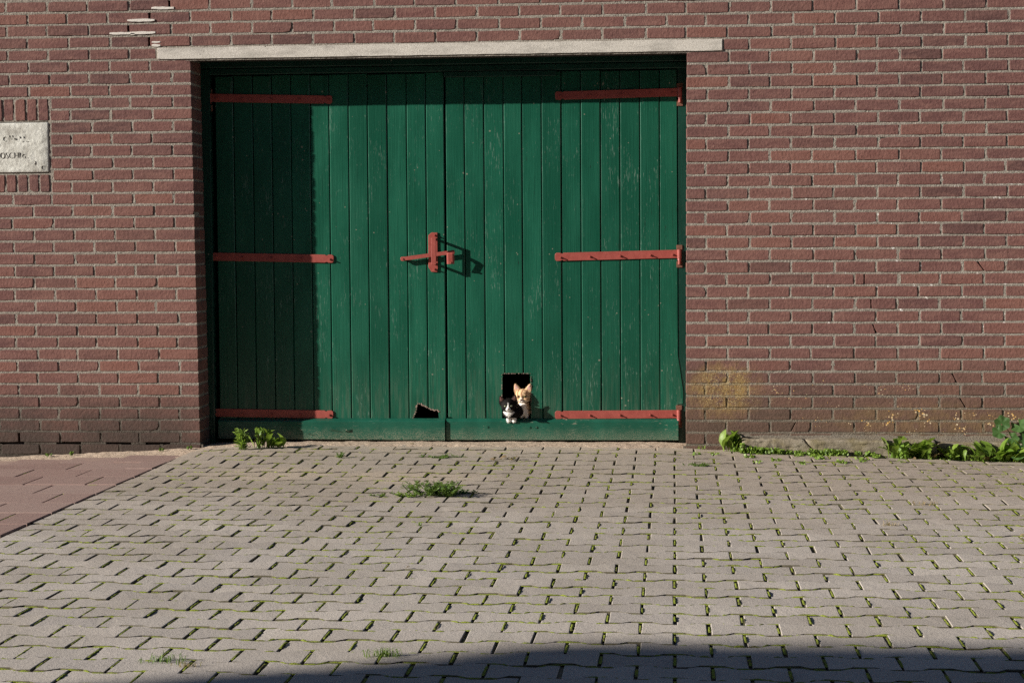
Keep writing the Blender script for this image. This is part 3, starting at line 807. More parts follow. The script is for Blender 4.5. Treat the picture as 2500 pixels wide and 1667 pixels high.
# ------------------------------------------------------------------ dark store room behind the doors
bm = bmesh.new()
x0, x1, y0, y1, z0_, z1_ = -3.0, 0.5, 0.331, 4.0, -0.05, 2.6
v = [bm.verts.new(p) for p in ((x0, y0, z0_), (x1, y0, z0_), (x1, y1, z0_), (x0, y1, z0_), (x0, y0, z1_), (x1, y0, z1_), (x1, y1, z1_), (x0, y1, z1_))]
for f in ((0, 1, 2, 3), (4, 7, 6, 5), (1, 5, 6, 2), (2, 6, 7, 3), (3, 7, 4, 0)): bm.faces.new([v[i] for i in f])
tag(obj('store_room', from_bm('store_room', bm), M_DARKROOM), kind='structure')

# ------------------------------------------------------------------ door frame
PY = 0.250                          # front plane of the planks
ZT = on_plane(800, 182, PY)[1]; ZR = on_plane(800, 1022, PY)[1]
frame = tag(empty('door_frame', (-1.26, 0.26, 0)), 'dark green timber door frame set back in the brick opening', 'door frame')
def fbox(name, *a, bevel=.004): return obj(name, box_mesh(name, *a, bevel=bevel), M_FRAME, frame)
fbox('head', -2.64, 0.09, 0.205, 0.34, 2.085, 2.22)
fbox('head_stop', -2.62, 0.07, 0.232, 0.335, ZT + .004, 2.083)
fbox('post', -2.66, -2.556, 0.222, 0.345, 0.0, 2.08)
fbox('post', 0.0165, 0.09, 0.2535, 0.345, 0.0, 2.08)
x0, _ = on_plane(1085, 190, .24); x1, _ = on_plane(1358, 190, .24)
fbox('stop_block', x0, x1, 0.226, 0.2495, ZT - .028, ZT + .002, bevel=.003)

# ------------------------------------------------------------------ door leaves
def leafx(pt, pb): return (on_plane(pt, 187, PY)[0], on_plane(pb, 955, PY)[0])
JT = [527, 569, 616.5, 663, 710, 757, 803, 851, 897.5, 944, 992.5, 1039.6, 1085]
JB = [532, 578.8, 625, 671, 717.6, 764.6, 810.5, 856.6, 902.8, 950.6, 997.6, 1044, 1088.8]
LT = [(leafx(a, b)[0] + leafx(a, b)[1]) / 2 for a, b in zip(JT, JB)]
RTp = [1087.5, 1133, 1181, 1229, 1274, 1322, 1370, 1418, 1466, 1514, 1562.5, 1611, 1654]
RT = [on_plane(a, 187, PY)[0] - 0.002 for a in RTp]
left_leaf = tag(empty('door_leaf', (LT[0], 0.27, 0.03)), 'left green plank door leaf with red latch and rotten hole at its foot', 'door', 'pair of green plank doors')
right_leaf = tag(empty('door_leaf', (RT[-1], 0.27, 0.03)), 'right green plank door leaf with square cat hole', 'door', 'pair of green plank doors')
def plank(parent, outline, y, raw=False):
    bm = bmesh.new(); add_prism(bm, outline, y, y + 0.026, 0.0038, 1)
    for v in bm.verts: v.co.y += .0012 * mnoise.noise((v.co.x * 9, 1, v.co.z * 2))
    me = from_bm('plank', bm); return obj('plank', me, M_GREEN, parent)
def rect(a, b, z0, z1): return [(a, z0), (b, z0), (b, z1), (a, z1)]
GAP = 0.0042; ZB = 0.045
q = random.Random(31)
hole = [(285, 890), (300, 840), (350, 745), (368, 640), (380, 545), (420, 552), (460, 542), (492, 582), (540, 595), (600, 622), (640, 650), (690, 668), (720, 690), (760, 690), (800, 712), (830, 682), (868, 712), (900, 742), (900, 905)]
hole = [on_plane(980 + a / 9.8, 930 + b / 9.8, PY) for a, b in hole]
hz = [p for p in hole]
hx0, hx1 = on_plane(1225.5, 960, PY)[0], on_plane(1296, 960, PY)[0]; hzt = on_plane(1260, 912, PY)[1]
def hole_top(x):
    pts = sorted(hole)
    for (a, za), (b, zb) in zip(pts, pts[1:]):
        if a <= x <= b and b > a: return za + (zb - za) * (x - a) / (b - a)
    return None
for i in range(12):
    a, b = LT[i] + GAP / 2, LT[i + 1] - GAP / 2
    if i == 11: b -= .001
    y = PY + q.uniform(-.002, .002); zt = ZT + q.uniform(-.004, .002)
    if i == 10 or i == 11:       # rotten away at the foot
        h0, h1 = hole[0][0], hole[-1][0]
        mid = [p for p in hole if a + .002 < p[0] < b - .002]
        if i == 10:
            ht = hole_top(b); out = [(a, ZB), (h0, ZB)] + [(x, z) for x, z in mid] + [(b, ht), (b, zt), (a, zt)]
        else:
            ht = hole_top(a); out = [(a, ht)] + mid + [(h1, ZB), (b, ZB), (b, zt), (a, zt)]
        # tidy order: drop duplicates
        o2 = []
        for p in out:
            if not o2 or (abs(p[0] - o2[-1][0]) + abs(p[1] - o2[-1][1])) > 1e-4: o2.append(p)
        plank(left_leaf, o2, y)
    else: plank(left_leaf, rect(a, b, ZB, zt), y)
for i in range(12):
    a, b = RT[i] + GAP / 2, RT[i + 1] - GAP / 2; y = PY + .001 + q.uniform(-.002, .002); zt = ZT + q.uniform(-.004, .002)
    if i == 2: out = [(a, ZB), (hx0, ZB), (hx0, hzt), (b, hzt + .002), (b, zt), (a, zt)]
    elif i == 3: out = [(a, hzt + .001), (b, hzt), (b, zt), (a, zt)]
    elif i == 4: out = [(a, hzt), (hx1, hzt - .001), (hx1, ZB), (b, ZB), (b, zt), (a, zt)]
    elif i == 0:
        out = [(a, ZB + .11), (a + .006, ZB + .113), (a + .010, ZB + .109), (a + .018, ZB + .112), (a + .026, ZB + .109), (a + .027, ZB), (b, ZB), (b, zt), (a, zt)]
    elif i == 11:
        p1 = on_plane(1653, 866, PY); p2 = on_plane(1668, 955, PY); p3 = on_plane(1669, 986, PY)
        out = [(a, ZB), (b, ZB), (b, p3[1]), (p3[0], p3[1]), (p2[0], p2[1]), (b + .004, p1[1]), (b, p1[1]), (b, zt), (a, zt)]
    else: out = rect(a, b, ZB, zt)
    plank(right_leaf, out, y)
# bare wood round the two holes
def raw_edge(parent, pts, y, w=.004, keep=1.0):
    """pale splintered band on the plank face along a hole's edge, torn points hanging into the hole"""
    bm = bmesh.new(); qq = random.Random(3)
    for (xa, za), (xb, zb) in zip(pts, pts[1:]):
        L = math.hypot(xb - xa, zb - za); n = max(1, int(L / .0045)); d = Vector((xb - xa, 0, zb - za)).normalized(); nn = Vector((-d.z, 0, d.x))
        for i in range(n):
            if qq.random() > keep: continue
            c = Vector((xa, 0, za)) + d * (L * i / n); e = Vector((xa, 0, za)) + d * (L * (i + 1) / n)
            u = qq.uniform(.25, 1.25) * w; yo = Vector((0, y - .0026 + qq.uniform(0, .001), 0)); yi = Vector((0, y + .009, 0))
            p = [bm.verts.new(k) for k in (c + yo - nn * .0008, e + yo - nn * .0008, e + yo + nn * u * qq.uniform(.7, 1.1), c + yo + nn * u, c + yi - nn * u * .35, e + yi - nn * u * .35)]
            bm.faces.new((p[0], p[1], p[2], p[3])); bm.faces.new((p[4], p[5], p[1], p[0]))
            if qq.random() < .6:
                m_ = (c + e) / 2; t_ = [bm.verts.new(k) for k in (c + yo, e + yo, m_ - nn * u * qq.uniform(.4, 1.1) + yo + Vector((0, .004, 0)))]; bm.faces.new(t_)
    return tag(obj('splintered_wood', from_bm('splintered_wood', bm), M_RAW, parent), kind='stuff')
raw_edge(left_leaf, hole[:-1], PY - .001, .0058, .85)
raw_edge(right_leaf, [(hx0, ZR + .06), (hx0, hzt), (hx1, hzt), (hx1, ZR)], PY, .0032, .45)
# battens on the back of each leaf keep the planks together
for lf, a, b in ((left_leaf, LT[0], LT[-1]), (right_leaf, RT[0], RT[-1])):
    for z in (1.97, 1.08):
        obj('batten', box_mesh('batten', a + .01, b - .01, PY + .028, PY + .055, z - .05, z + .05), M_FRAME, lf)
# bottom rails
def rail(parent, x0, x1, yf, seed, zb0, zb1):
    bm = bmesh.new(); n = 40; prof = [(PY - .0025, ZR + .004), (yf + .004, ZR - .008), (yf, ZR - .013), (yf, None), (yf + .003, None), (PY - .0025, None)]
    rws = []
    for i in range(n + 1):
        t_ = i / n; x = x0 + (x1 - x0) * t_; zb = zb0 + (zb1 - zb0) * t_ + .0016 * mnoise.noise((x * 12, seed, 0)); r_ = []
        for j, (y, z) in enumerate(prof):
            zz = z if z is not None else zb + (.003 if j == 3 else 0)
            r_.append(bm.verts.new((x, y, zz)))
        rws.append(r_)
    for i in range(n):
        for j in range(len(prof) - 1): bm.faces.new((rws[i][j], rws[i][j + 1], rws[i + 1][j + 1], rws[i + 1][j]))
    bm.faces.new(rws[0][::-1]); bm.faces.new(rws[-1])
    bmesh.ops.recalc_face_normals(bm, faces=bm.faces)
    return obj('bottom_rail', from_bm('bottom_rail', bm), M_RAIL, parent)
YL, YR = PY - .036, PY - .024
xl0 = on_plane(533, 1045, YL)[0]; xl1 = on_plane(1086, 1045, YL)[0]; xr0 = on_plane(1088, 1045, YR)[0] + .003; xr1 = on_plane(1656, 1045, YR)[0]
zb = lambda px, py, y: on_plane(px, py, y)[1]
lrail = rail(left_leaf, xl0, xl1, YL, 1, zb(560, 1071, YL), zb(1080, 1075, YL)); rrail = rail(right_leaf, xr0, xr1, YR, 2, zb(1100, 1074, YR), zb(1650, 1075, YR))
def screw(parent, px, py, y, r=.0085):
    x, z = on_plane(px, py, y); bm = bmesh.new(); add_cyl(bm, (x, y + .004, z), (x, y - .0018, z), r, r * .85, 12); add_cyl(bm, (x, y, z), (x, y - .0035, z), r * .5, r * .45, 8)
    obj('screw_head', from_bm('screw_head', bm), M_RAIL, parent)
for px, py in ((1190, 1042), (1293, 1043), (1310, 1043)): screw(rrail, px, py, YR)
# peeled paint flake on the left rail
for (a, b, c) in (((806, 1052), (840, 1056), (812, 1045)), ((843, 1055), (860, 1047), (846, 1050)), ((752, 1060), (764, 1063), (757, 1056))):
    vs_ = []; bm = bmesh.new()
    for n_, (px, py) in enumerate((a, b, c)):
        x, z = on_plane(px, py, YL); vs_.append(bm.verts.new((x, YL - (.001 if n_ < 2 else .014), z)))
    bm.faces.new(vs_); obj('paint_flake', from_bm('paint_flake', bm), M_RAIL, lrail)

# strap hinges
def bolt(parent, x, z, y, q):
    bm = bmesh.new(); add_cyl(bm, (x, y + .002, z), (x, y - .0055, z), .0072, .0062, 8); add_cyl(bm, (x, y - .005, z), (x + q.uniform(-.001, .001), y - .0155, z + q.uniform(-.001, .001)), .0038, .0034, 8)
    obj('bolt', from_bm('bolt', bm), M_IRON, parent)
def strap(parent, tip, root, w, y, fr, side, pin_drop=.032):
    """tip and root: pixel centres of the strap's two ends; side +1 when hinged at the right"""
    q = random.Random(int(tip[1])); a = Vector((*on_plane(*tip, y),)); b = Vector((*on_plane(*root, y),))
    d = (b - a).normalized(); nrm = Vector((-d.y, d.x)); L = (b - a).length
    h = w / 2; prof = [(0.000, .55), (.003, .82), (.010, 1.02), (.030, 1.0), (.036, .74), (.042, .74), (.048, 1.0), (L, 1.0)]
    up = [a + d * s + nrm * (h * k) for s, k in prof]; dn = [a + d * s - nrm * (h * k) for s, k in prof]
    pts = [tuple(p) for p in dn] + [tuple(p) for p in reversed(up)]
    if d.x < 0: pts = pts[::-1]
    bm = bmesh.new(); add_prism(bm, pts, y - .006, y + .0005, .0012)
    bmesh.ops.recalc_face_normals(bm, faces=bm.faces)
    s = obj('strap_hinge', from_bm('strap_hinge', bm), M_IRON, parent)
    for t_ in fr:
        p = a + (b - a) * t_ + Vector((0, -.003)); bolt(s, p.x, p.y, y - .006, q)
    # knuckle and pin
    c = b + d * .006; r = .0125
    bm = bmesh.new(); add_cyl(bm, (c.x, y - .008, c.y - h * 1.1), (c.x, y - .008, c.y + h * 1.05), r, r, 16); obj('knuckle', from_bm('knuckle', bm, False), M_IRON, s)
    bm = bmesh.new(); add_cyl(bm, (c.x, y - .008, c.y - h * 1.1 - pin_drop * .3), (c.x, y - .008, c.y - h * 1.1), .0115, .010, 14); add_cyl(bm, (c.x, y - .008, c.y - h * 1.1 - pin_drop), (c.x, y - .008, c.y - h * 1.1 - pin_drop * .28), .0085, .0085, 12)
    obj('hinge_pin', from_bm('hinge_pin', bm), M_IRON, s)
    bm = bmesh.new()
    yy = y + .0035
    add_box(bm, c.x - .016, c.x + .016, yy - .004, yy, c.y - h - .052, c.y - h - .018, .001)
    obj('hinge_plate', from_bm('hinge_plate', bm), M_RUST, s); bm = bmesh.new()
    add_box(bm, c.x - .016, c.x + .016, yy - .004, yy, c.y + h + .002, c.y + h + .026, .001)
    obj('hinge_plate', from_bm('hinge_plate', bm), M_RUST, s)
    return s
SW = .0445
FR_L = (.03, .265, .50, .735, .945); FR_R = (.045, .285, .53, .775, .955)
YS = PY - .001
for tip, root in (((811, 244), (514, 239.5)), ((815, 632), (513, 626.5)), ((814, 1011.5), (513, 1006.5))): strap(left_leaf, tip, root, SW, YS, FR_L, -1)
for tip, root in (((1355.5, 234.5), (1657, 225.5)), ((1355, 627.5), (1656, 620)), ((1355, 1012.5), (1655, 1010.5))): strap(right_leaf, tip, root, SW, YS, FR_R, 1)

# latch: keeper plate with projecting guide, lever and hand piece
latch = empty('latch', (on_plane(1056, 620, PY)[0], PY, on_plane(1056, 620, PY)[1]))
latch.parent = left_leaf; latch.matrix_parent_inverse = WM[left_leaf.name].inverted(); latch['label'] = 'red iron latch with sloping lever'
def lp(a, b, y): return on_plane(950 + a / 7.84, 540 + b / 7.84, y)
y = PY - .001
P = [lp(755, 880, y), lp(815, 972, y), lp(925, 975, y), lp(932, 900, y), lp(925, 218, y), lp(815, 218, y), lp(752, 270, y)]
bm = bmesh.new(); add_prism(bm, P, y - .007, y, .0015); obj('keeper_plate', from_bm('keeper_plate', bm), M_IRON, latch)
G = 0.066; yf = y - G
x0, zt = lp(795, 322, yf); x1, zb_ = lp(905, 835, yf)
xc = (lp(838, 300, y)[0]); bm = bmesh.new()
add_box(bm, x0 + .003, x1 - .001, yf - .006, yf + .002, zb_, zt, .0015)
xa = (x0 + x1) / 2
for zz in (zt - .005, zb_ + .005):
    add_box(bm, xa - .012, xa + .012, yf + .0, y - .005, zz - .004, zz + .004, .001)
obj('guide', from_bm('guide', bm), M_IRON, latch)
for a, b in ((875, 272), (872, 920)):
    x, z = lp(a, b, y); bolt(latch, x, z, y - .007, q)
yl = y - .022
p0 = Vector(lp(262, 722, yl)); p1 = Vector(lp(1255, 588, yl)); d = (p1 - p0).normalized(); nn = Vector((-d.y, d.x))
pts = []
for t_ in range(9):
    an = math.pi / 2 + math.pi * t_ / 8; pts.append(tuple(p0 + d * math.cos(an) * .0125 + nn * math.sin(an) * .0125))
pts += [tuple(p0 + d * .016 - nn * .0085), tuple(p0 + d * .035 - nn * .0105), tuple(p1 - nn * .0105), tuple(p1 + nn * .0105), tuple(p0 + d * .035 + nn * .0105), tuple(p0 + d * .016 + nn * .0085)]
bm = bmesh.new(); add_prism(bm, pts, yl - .008, yl, .0012); bmesh.ops.recalc_face_normals(bm, faces=bm.faces)
lever = obj('lever', from_bm('lever', bm), M_IRON, latch)
bm = bmesh.new(); add_cyl(bm, (p0.x, y, p0.y), (p0.x, yl - .012, p0.y), .0045, .0045, 10); add_cyl(bm, (p0.x, y, p0.y), (p0.x, yl, p0.y), .009, .009, 12); obj('pivot', from_bm('pivot', bm), M_IRON, latch)
# hand piece: the lever's end turns outward and hangs down
x0, z0_ = lp(1115, 632, yl); x1, z1_ = lp(1262, 832, yl); xm = (x0 + x1) / 2; bm = bmesh.new(); w = (x1 - x0)
NP = 14
path = [(yl - .004, p1.y), (yl - .016, p1.y - .002), (yl - .030, p1.y - .005), (yl - .038, p1.y - .013), (yl - .036, p1.y - .024), (yl - .028, z1_ + .004)]
rws = []
for yy, zz in path:
    rws.append([bm.verts.new((xm + s * w / 2, yy + dy, zz)) for s, dy in ((-1, 0), (-.55, -.005), (.55, -.005), (1, 0), (.55, .004), (-.55, .004))])
for i in range(len(path) - 1):
    for j in range(6): k2 = (j + 1) % 6; bm.faces.new((rws[i][j], rws[i][k2], rws[i + 1][k2], rws[i + 1][j]))
bm.faces.new(rws[0]); bm.faces.new(rws[-1][::-1]); bmesh.ops.recalc_face_normals(bm, faces=bm.faces)
obj('hand_piece', from_bm('hand_piece', bm), M_IRON, lever)
bm = bmesh.new(); add_cyl(bm, (xm, yl - .034, z1_ + .012), (xm, yl - .042, z1_ + .012), .006, .005, 10); obj('rivet', from_bm('rivet', bm), M_IRON, lever)

# ------------------------------------------------------------------ kittens
def mat_fur(name):
    t = NT(name); p = t.pos(); c = t.attr('fur_col', 'Color'); n = t.noise(p, 500, 3)
    col = t.mix(t.math('MULTIPLY', t.step(n, 0.35, 0.7), 0.25), c, t.mix(0.5, c, (0.02, 0.015, 0.012)))
    t.done(col, 0.75, t.bump(n, 0.4, 0.002), spec=0.15); t.b.inputs['Sheen Weight'].default_value = 0.0
    return t.m
M_FUR = mat_fur('kitten_fur')
def mat_plain(name, c, rough, spec=.5):
    t = NT(name); p = t.pos(); n = t.noise(p, 300, 2); return t.done(t.mix(t.math('MULTIPLY', n, .25), c, tuple(k * .5 for k in c)), rough, None, spec=spec)
M_IRIS_Y = mat_plain('iris_amber', (0.20, 0.19, 0.07), 0.12); M_IRIS_G = mat_plain('iris_pale', (0.34, 0.36, 0.24), 0.12)
M_PUPIL = mat_plain('pupil', (0.004, 0.004, 0.004), 0.08); M_NOSE = mat_plain('kitten_nose', (0.34, 0.14, 0.11), 0.45); M_NOSE_D = mat_plain('dark_nose', (0.13, 0.055, 0.045), 0.45)
M_INNER = mat_plain('inner_ear_skin', (0.56, 0.34, 0.30), 0.7); M_INNER_D = mat_plain('inner_ear_dark', (0.24, 0.12, 0.10), 0.7); M_WHISK = mat_plain('whisker', (0.8, 0.8, 0.78), 0.4)

def kitten(name, label, world, blobs, ears, colour, pose_head, eyes, nose, inner, iris, noseM, whisk):
    """blobs: (centre, radii) ellipsoids, head ones posed by pose_head; ears: cones; one skin is grown round them"""
    bm = bmesh.new()
    def sph(c, r, m):
        res = bmesh.ops.create_icosphere(bm, subdivisions=3, radius=1.0)
        bmesh.ops.transform(bm, matrix=m @ Matrix.Translation(c) @ Matrix.Diagonal((*r, 1)), verts=res['verts'])
    for c, r, head in blobs: sph(c, r, pose_head if head else Matrix.Identity(4))
    for base, tip, wx, wy in ears:
        # ear: flattened, slightly cupped cone
        b = Vector(base); t_ = Vector(tip); n = 14; ax = (t_ - b); side = Vector((1, 0, 0)); fw = ax.cross(side).normalized(); side = fw.cross(ax).normalized()
        rings = []
        for s, k in ((-.25, 1.0), (.1, 1.0), (.35, .86), (.6, .60), (.82, .33), (.97, .10)):
            rg = []
            for i in range(n):
                an = 2 * math.pi * i / n; cx_, cy_ = math.cos(an), math.sin(an)
                dent = 0.75 if cy_ < 0 else 1.0
                rg.append(bm.verts.new(pose_head @ (b + ax * s + side * (wx * k * cx_) + fw * (-wy * k * cy_ * dent))))
            rings.append(rg)
        for r0, r1 in zip(rings, rings[1:]):
            for i in range(n): j = (i + 1) % n; bm.faces.new((r0[i], r0[j], r1[j], r1[i]))
        bm.faces.new(rings[0][::-1]); bm.faces.new(rings[-1])
    bmesh.ops.recalc_face_normals(bm, faces=bm.faces)
    me = from_bm('tmp', bm); tmp = bpy.data.objects.new('tmp', me); COL.objects.link(tmp)
    rm = tmp.modifiers.new('r', 'REMESH'); rm.mode = 'VOXEL'; rm.voxel_size = 0.0019
    sm = tmp.modifiers.new('s', 'SMOOTH'); sm.factor = 0.5; sm.iterations = 5
    dg = bpy.context.evaluated_depsgraph_get(); dg.update()
    me2 = bpy.data.meshes.new_from_object(tmp.evaluated_get(dg)); bpy.data.objects.remove(tmp); me2.name = name
    me2.polygons.foreach_set('use_smooth', [True] * len(me2.polygons))
    hinv = pose_head.inverted(); ca = me2.color_attributes.new('fur_col', 'FLOAT_COLOR', 'POINT'); cols = []
    for v in me2.vertices:
        cols.append(colour(v.co, hinv @ v.co)); 
    ca.data.foreach_set('color', [k for c in cols for k in (*c, 1.0)])
    o = obj(name, me2, M_FUR, None, world); tag(o, label, 'kitten')
    # short coat
    qf = random.Random(len(name) + 5); fv, ff, fc = [], [], []
    vs_ = me2.vertices; nv = len(vs_)
    for _ in range(9000):
        i = qf.randrange(nv); v = vs_[i]; n = v.normal
        if v.co.y > .05: continue
        fl = (Vector((0, .35, -1)) - n * Vector((0, .35, -1)).dot(n)); fl = fl.normalized() if fl.length > 1e-3 else n.orthogonal()
        hl = hinv @ v.co; L = qf.uniform(.0030, .0085) * (0.55 if hl.length < .05 and hl.y < -.015 else 1.0)
        d = (n * .45 + fl * .8 + Vector((qf.uniform(-.35, .35), qf.uniform(-.35, .35), qf.uniform(-.35, .35)))).normalized(); s = n.cross(d).normalized() * .0006
        b = len(fv); fv += [tuple(v.co - s), tuple(v.co + s), tuple(v.co + d * L)]; ff.append((b, b + 1, b + 2))
        c = cols[i]; k = qf.uniform(.75, 1.25); fc += [min(1, c[0] * k), min(1, c[1] * k), min(1, c[2] * k), 1.0] * 3
    fm = from_data('coat', fv, ff); a = fm.color_attributes.new('fur_col', 'FLOAT_COLOR', 'POINT'); a.data.foreach_set('color', fc)
    tag(obj('coat', fm, M_FUR, o, world), kind='stuff')
    for (c, r) in eyes:
        p = pose_head @ Vector(c); bm = bmesh.new(); bmesh.ops.create_uvsphere(bm, u_segments=14, v_segments=10, radius=r)
        for v in bm.verts: v.co.z *= .86
        e = obj('eye', from_bm('eye', bm, True), iris, o, world @ Matrix.Translation(p))
        fwd = (pose_head.to_3x3() @ Vector((0, -1, 0))).normalized(); bm = bmesh.new(); bmesh.ops.create_uvsphere(bm, u_segments=10, v_segments=8, radius=r * .62)
        for v in bm.verts: v.co.x *= .62
        obj('pupil', from_bm('pupil', bm, True), M_PUPIL, e, world @ Matrix.Translation(p + fwd * r * .52))
    p = pose_head @ Vector(nose); bm = bmesh.new(); bmesh.ops.create_uvsphere(bm, u_segments=10, v_segments=8, radius=.0062)
    for v in bm.verts: v.co.z *= .7; v.co.x *= 1.1 if v.co.z > 0 else .7
    obj('nose', from_bm('nose', bm, True), noseM, o, world @ Matrix.Translation(p))
    for base, tip, wx, wy in ears:
        b = Vector(base); t_ = Vector(tip); ax = t_ - b; side = Vector((1, 0, 0)); fw = ax.cross(side).normalized(); side = fw.cross(ax).normalized()
        if fw.y > 0: fw = -fw
        bm = bmesh.new(); rws = []
        for s, k in ((.05, .62), (.3, .60), (.55, .42), (.85, .10)):
            rws.append([bm.verts.new(pose_head @ (b + ax * s + side * (wx * k * u) + fw * (wy * (1.02 - .42 * s) * (1.0 if abs(u) < 1 else .75)))) for u in (-1, 0, 1)])
        for r0, r1 in zip(rws, rws[1:]):
            for i in range(2): bm.faces.new((r0[i], r0[i + 1], r1[i + 1], r1[i]))
        obj('inner_ear', from_bm('inner_ear', bm, True), inner, o, world)
    return o

HEAD = [((0, .002, 0.003), (.036, .035, .030), True), ((-.016, -.012, -.010), (.020, .021, .0165), True), ((.016, -.012, -.010), (.020, .021, .0165), True),
        ((0, -.029, -.014), (.0120, .0125, .0090), True), ((-.006, -.0335, -.0175), (.0078, .0075, .0066), True), ((.006, -.0335, -.0175), (.0078, .0075, .0066), True), ((0, -.028, -.0245), (.0075, .0085, .0052), True),
        ((0, -.019, .008), (.022, .015, .016), True), ((-.0145, -.0255, .0065), (.009, .006, .005), True), ((.0145, -.0255, .0065), (.009, .006, .005), True), ((0, -.0305, -.004), (.0062, .0075, .012), True)]
def fbm(p, s): return mnoise.noise(Vector(p) * s)
# ginger kitten
def ginger_col(p, h):
    r, g, b = .74, .505, .285
    onhead = h.z > -.034 and h.length < .085
    if onhead:
        st = math.sin(h.x * 300 + 1.5 * math.sin(h.z * 90)) if h.z > .004 else math.sin((h.z + abs(h.x) * .5) * 330)
        k = smooth(.15, .75, st) * smooth(-.04, .01, -h.y if False else .02 - h.y * .3)
        if h.z > .0 and abs(h.x) < .022: k *= 1.15
        r, g, b = r * (1 - .42 * k), g * (1 - .52 * k), b * (1 - .55 * k)
        w = smooth(-.008, -.020, h.z + .25 * abs(h.x)) * smooth(-.004, -.022, h.y)       # white muzzle and chin
        w = max(w, smooth(.008, .003, abs(h.x)) * smooth(.004, -.010, h.z) * smooth(-.01, -.026, h.y) * .8)
        de = math.hypot(abs(h.x) - .0155, (h.z - .0008) * 1.25)
        rim = smooth(.0092, .0074, de) * smooth(-.010, -.018, h.y); r, g, b = r * (1 - .8 * rim), g * (1 - .85 * rim), b * (1 - .85 * rim); w *= 1 - rim
        if h.z > .045: r, g, b = .72, .46, .27
    else:
        st = math.sin(p.z * 260 + p.x * 90 + 2 * fbm(p, 40)); k = smooth(.2, .8, st); r, g, b = r * (1 - .3 * k), g * (1 - .4 * k), b * (1 - .45 * k)
        w = smooth(.036, .012, abs(p.x + .006 + .25 * (p.z + .06))) * smooth(.0, -.012, p.y - .004)
    w = max(0, min(1, w + .12 * fbm(p, 120))); W = (.88, .83, .76)
    return tuple(a * (1 - w) + c * w for a, c in zip((r, g, b), W))
gx, gzz = on_plane(1277.5, 966, 0.266)
GW = Matrix.Translation((gx, 0.266, gzz))
GH = Matrix.Rotation(math.radians(-11), 4, 'Z') @ Matrix.Rotation(math.radians(4), 4, 'X') @ Matrix.Scale(1.17, 4)
ears_g = [((-.024, .004, .016), (-.0385, -.004, .060), .0200, .0085), ((.024, .004, .016), (.036, -.004, .060), .0200, .0085)]
gb = HEAD + [((0, .022, -.030), (.030, .032, .034), False), ((.002, .016, -.058), (.035, .036, .040), False), ((.004, .030, -.085), (.040, .045, .042), False), ((.022, .075, -.080), (.046, .07, .050), False),
             ((.004, .120, -.080), (.045, .06, .050), False), ((-.012, .000, -.095), (.013, .014, .035), False), ((.018, .000, -.095), (.013, .014, .035), False)]
kitten('kitten', 'ginger tabby kitten with white bib sitting in the cat hole', GW, gb, ears_g, ginger_col, GH,
       [((-.0155, -.0285, .0008), .0062), ((.0155, -.0285, .0008), .0062)], (0, -.0425, -.0125), M_INNER, M_IRIS_Y, M_NOSE_D, 1)
# black and white kitten
def black_col(p, h):
    c = (.0075, .0060, .0055); w = 0
    if h.length < .075 and h.z > -.036:
        wid = .0028 + .0085 * smooth(.010, -.018, h.z)
        w = smooth(wid + .003, wid - .002, abs(h.x + .001)) * smooth(.022, .012, h.z) * smooth(-.012, -.02, h.y)
        w = max(w, smooth(-.014, -.021, h.z + .35 * abs(h.x)) * smooth(-.004, -.016, h.y))
        if h.z > .034: c = (.020, .011, .008)
    else:
        w = smooth(.006, -.004, abs(p.x - .002) - .030 * smooth(-.076, -.036, p.z)) * smooth(-.074, -.066, p.z) * smooth(-.020, -.032, p.z) * smooth(.03, .012, p.y)
        if p.z < -.074 and p.y < .055 and p.x < .06: w = 1
    w = max(0, min(1, w + .15 * fbm(p, 150) * (w > .02))); W = (.86, .84, .80)
    return tuple(a * (1 - w) + b * w for a, b in zip(c, W))
by = 0.186
bx, bz = on_plane(1240.7, 988, by); BW = Matrix.Translation((bx, by, bz))
BH = Matrix.Rotation(math.radians(6), 4, 'Z') @ Matrix.Rotation(math.radians(9), 4, 'X') @ Matrix.Scale(1.07, 4)
ears_b = [((-.026, .004, .010), (-.043, -.004, .051), .0205, .0085), ((.026, .004, .010), (.038, -.004, .056), .0205, .0085)]
pz = ZR - bz + .004             # rail top in the kitten's own frame
PYW = PY - by
bb = HEAD + [((.004, .028, -.026), (.032, .036, .034), False), ((.004, .030, -.048), (.036, .036, .030), False), ((.030, .052, -.044), (.038, .040, .034), False), ((.042, .095, -.040), (.042, .060, .042), False), ((.046, .150, -.038), (.042, .060, .044), False),
             ((-.004, .045, pz + .016), (.013, .034, .013), False), ((.024, .045, pz + .016), (.013, .034, .013), False),
             ((-.002, .056, pz + .009), (.0125, .022, .012), False), ((.0275, .056, pz + .009), (.0125, .022, .012), False),
             ((-.001, .040, pz - .002), (.0130, .0125, .0150), False), ((.0285, .040, pz - .002), (.0130, .0125, .0150), False),
             ((-.007, .035, pz - .012), (.0052, .006, .008), False), ((-.0005, .0335, pz - .0135), (.0052, .006, .008), False), ((.006, .035, pz - .012), (.0052, .006, .008), False),
             ((.0225, .035, pz - .012), (.0052, .006, .008), False), ((.029, .0335, pz - .0135), (.0052, .006, .008), False), ((.0355, .035, pz - .012), (.0052, .006, .008), False)]
kitten('kitten', 'black and white kitten resting its white paws on the rail below the cat hole', BW, bb, ears_b, black_col, BH,
       [((-.0155, -.0285, .0008), .0062), ((.0155, -.0285, .0008), .0062)], (0, -.0425, -.0125), M_INNER_D, M_IRIS_G, M_NOSE_D, 1)

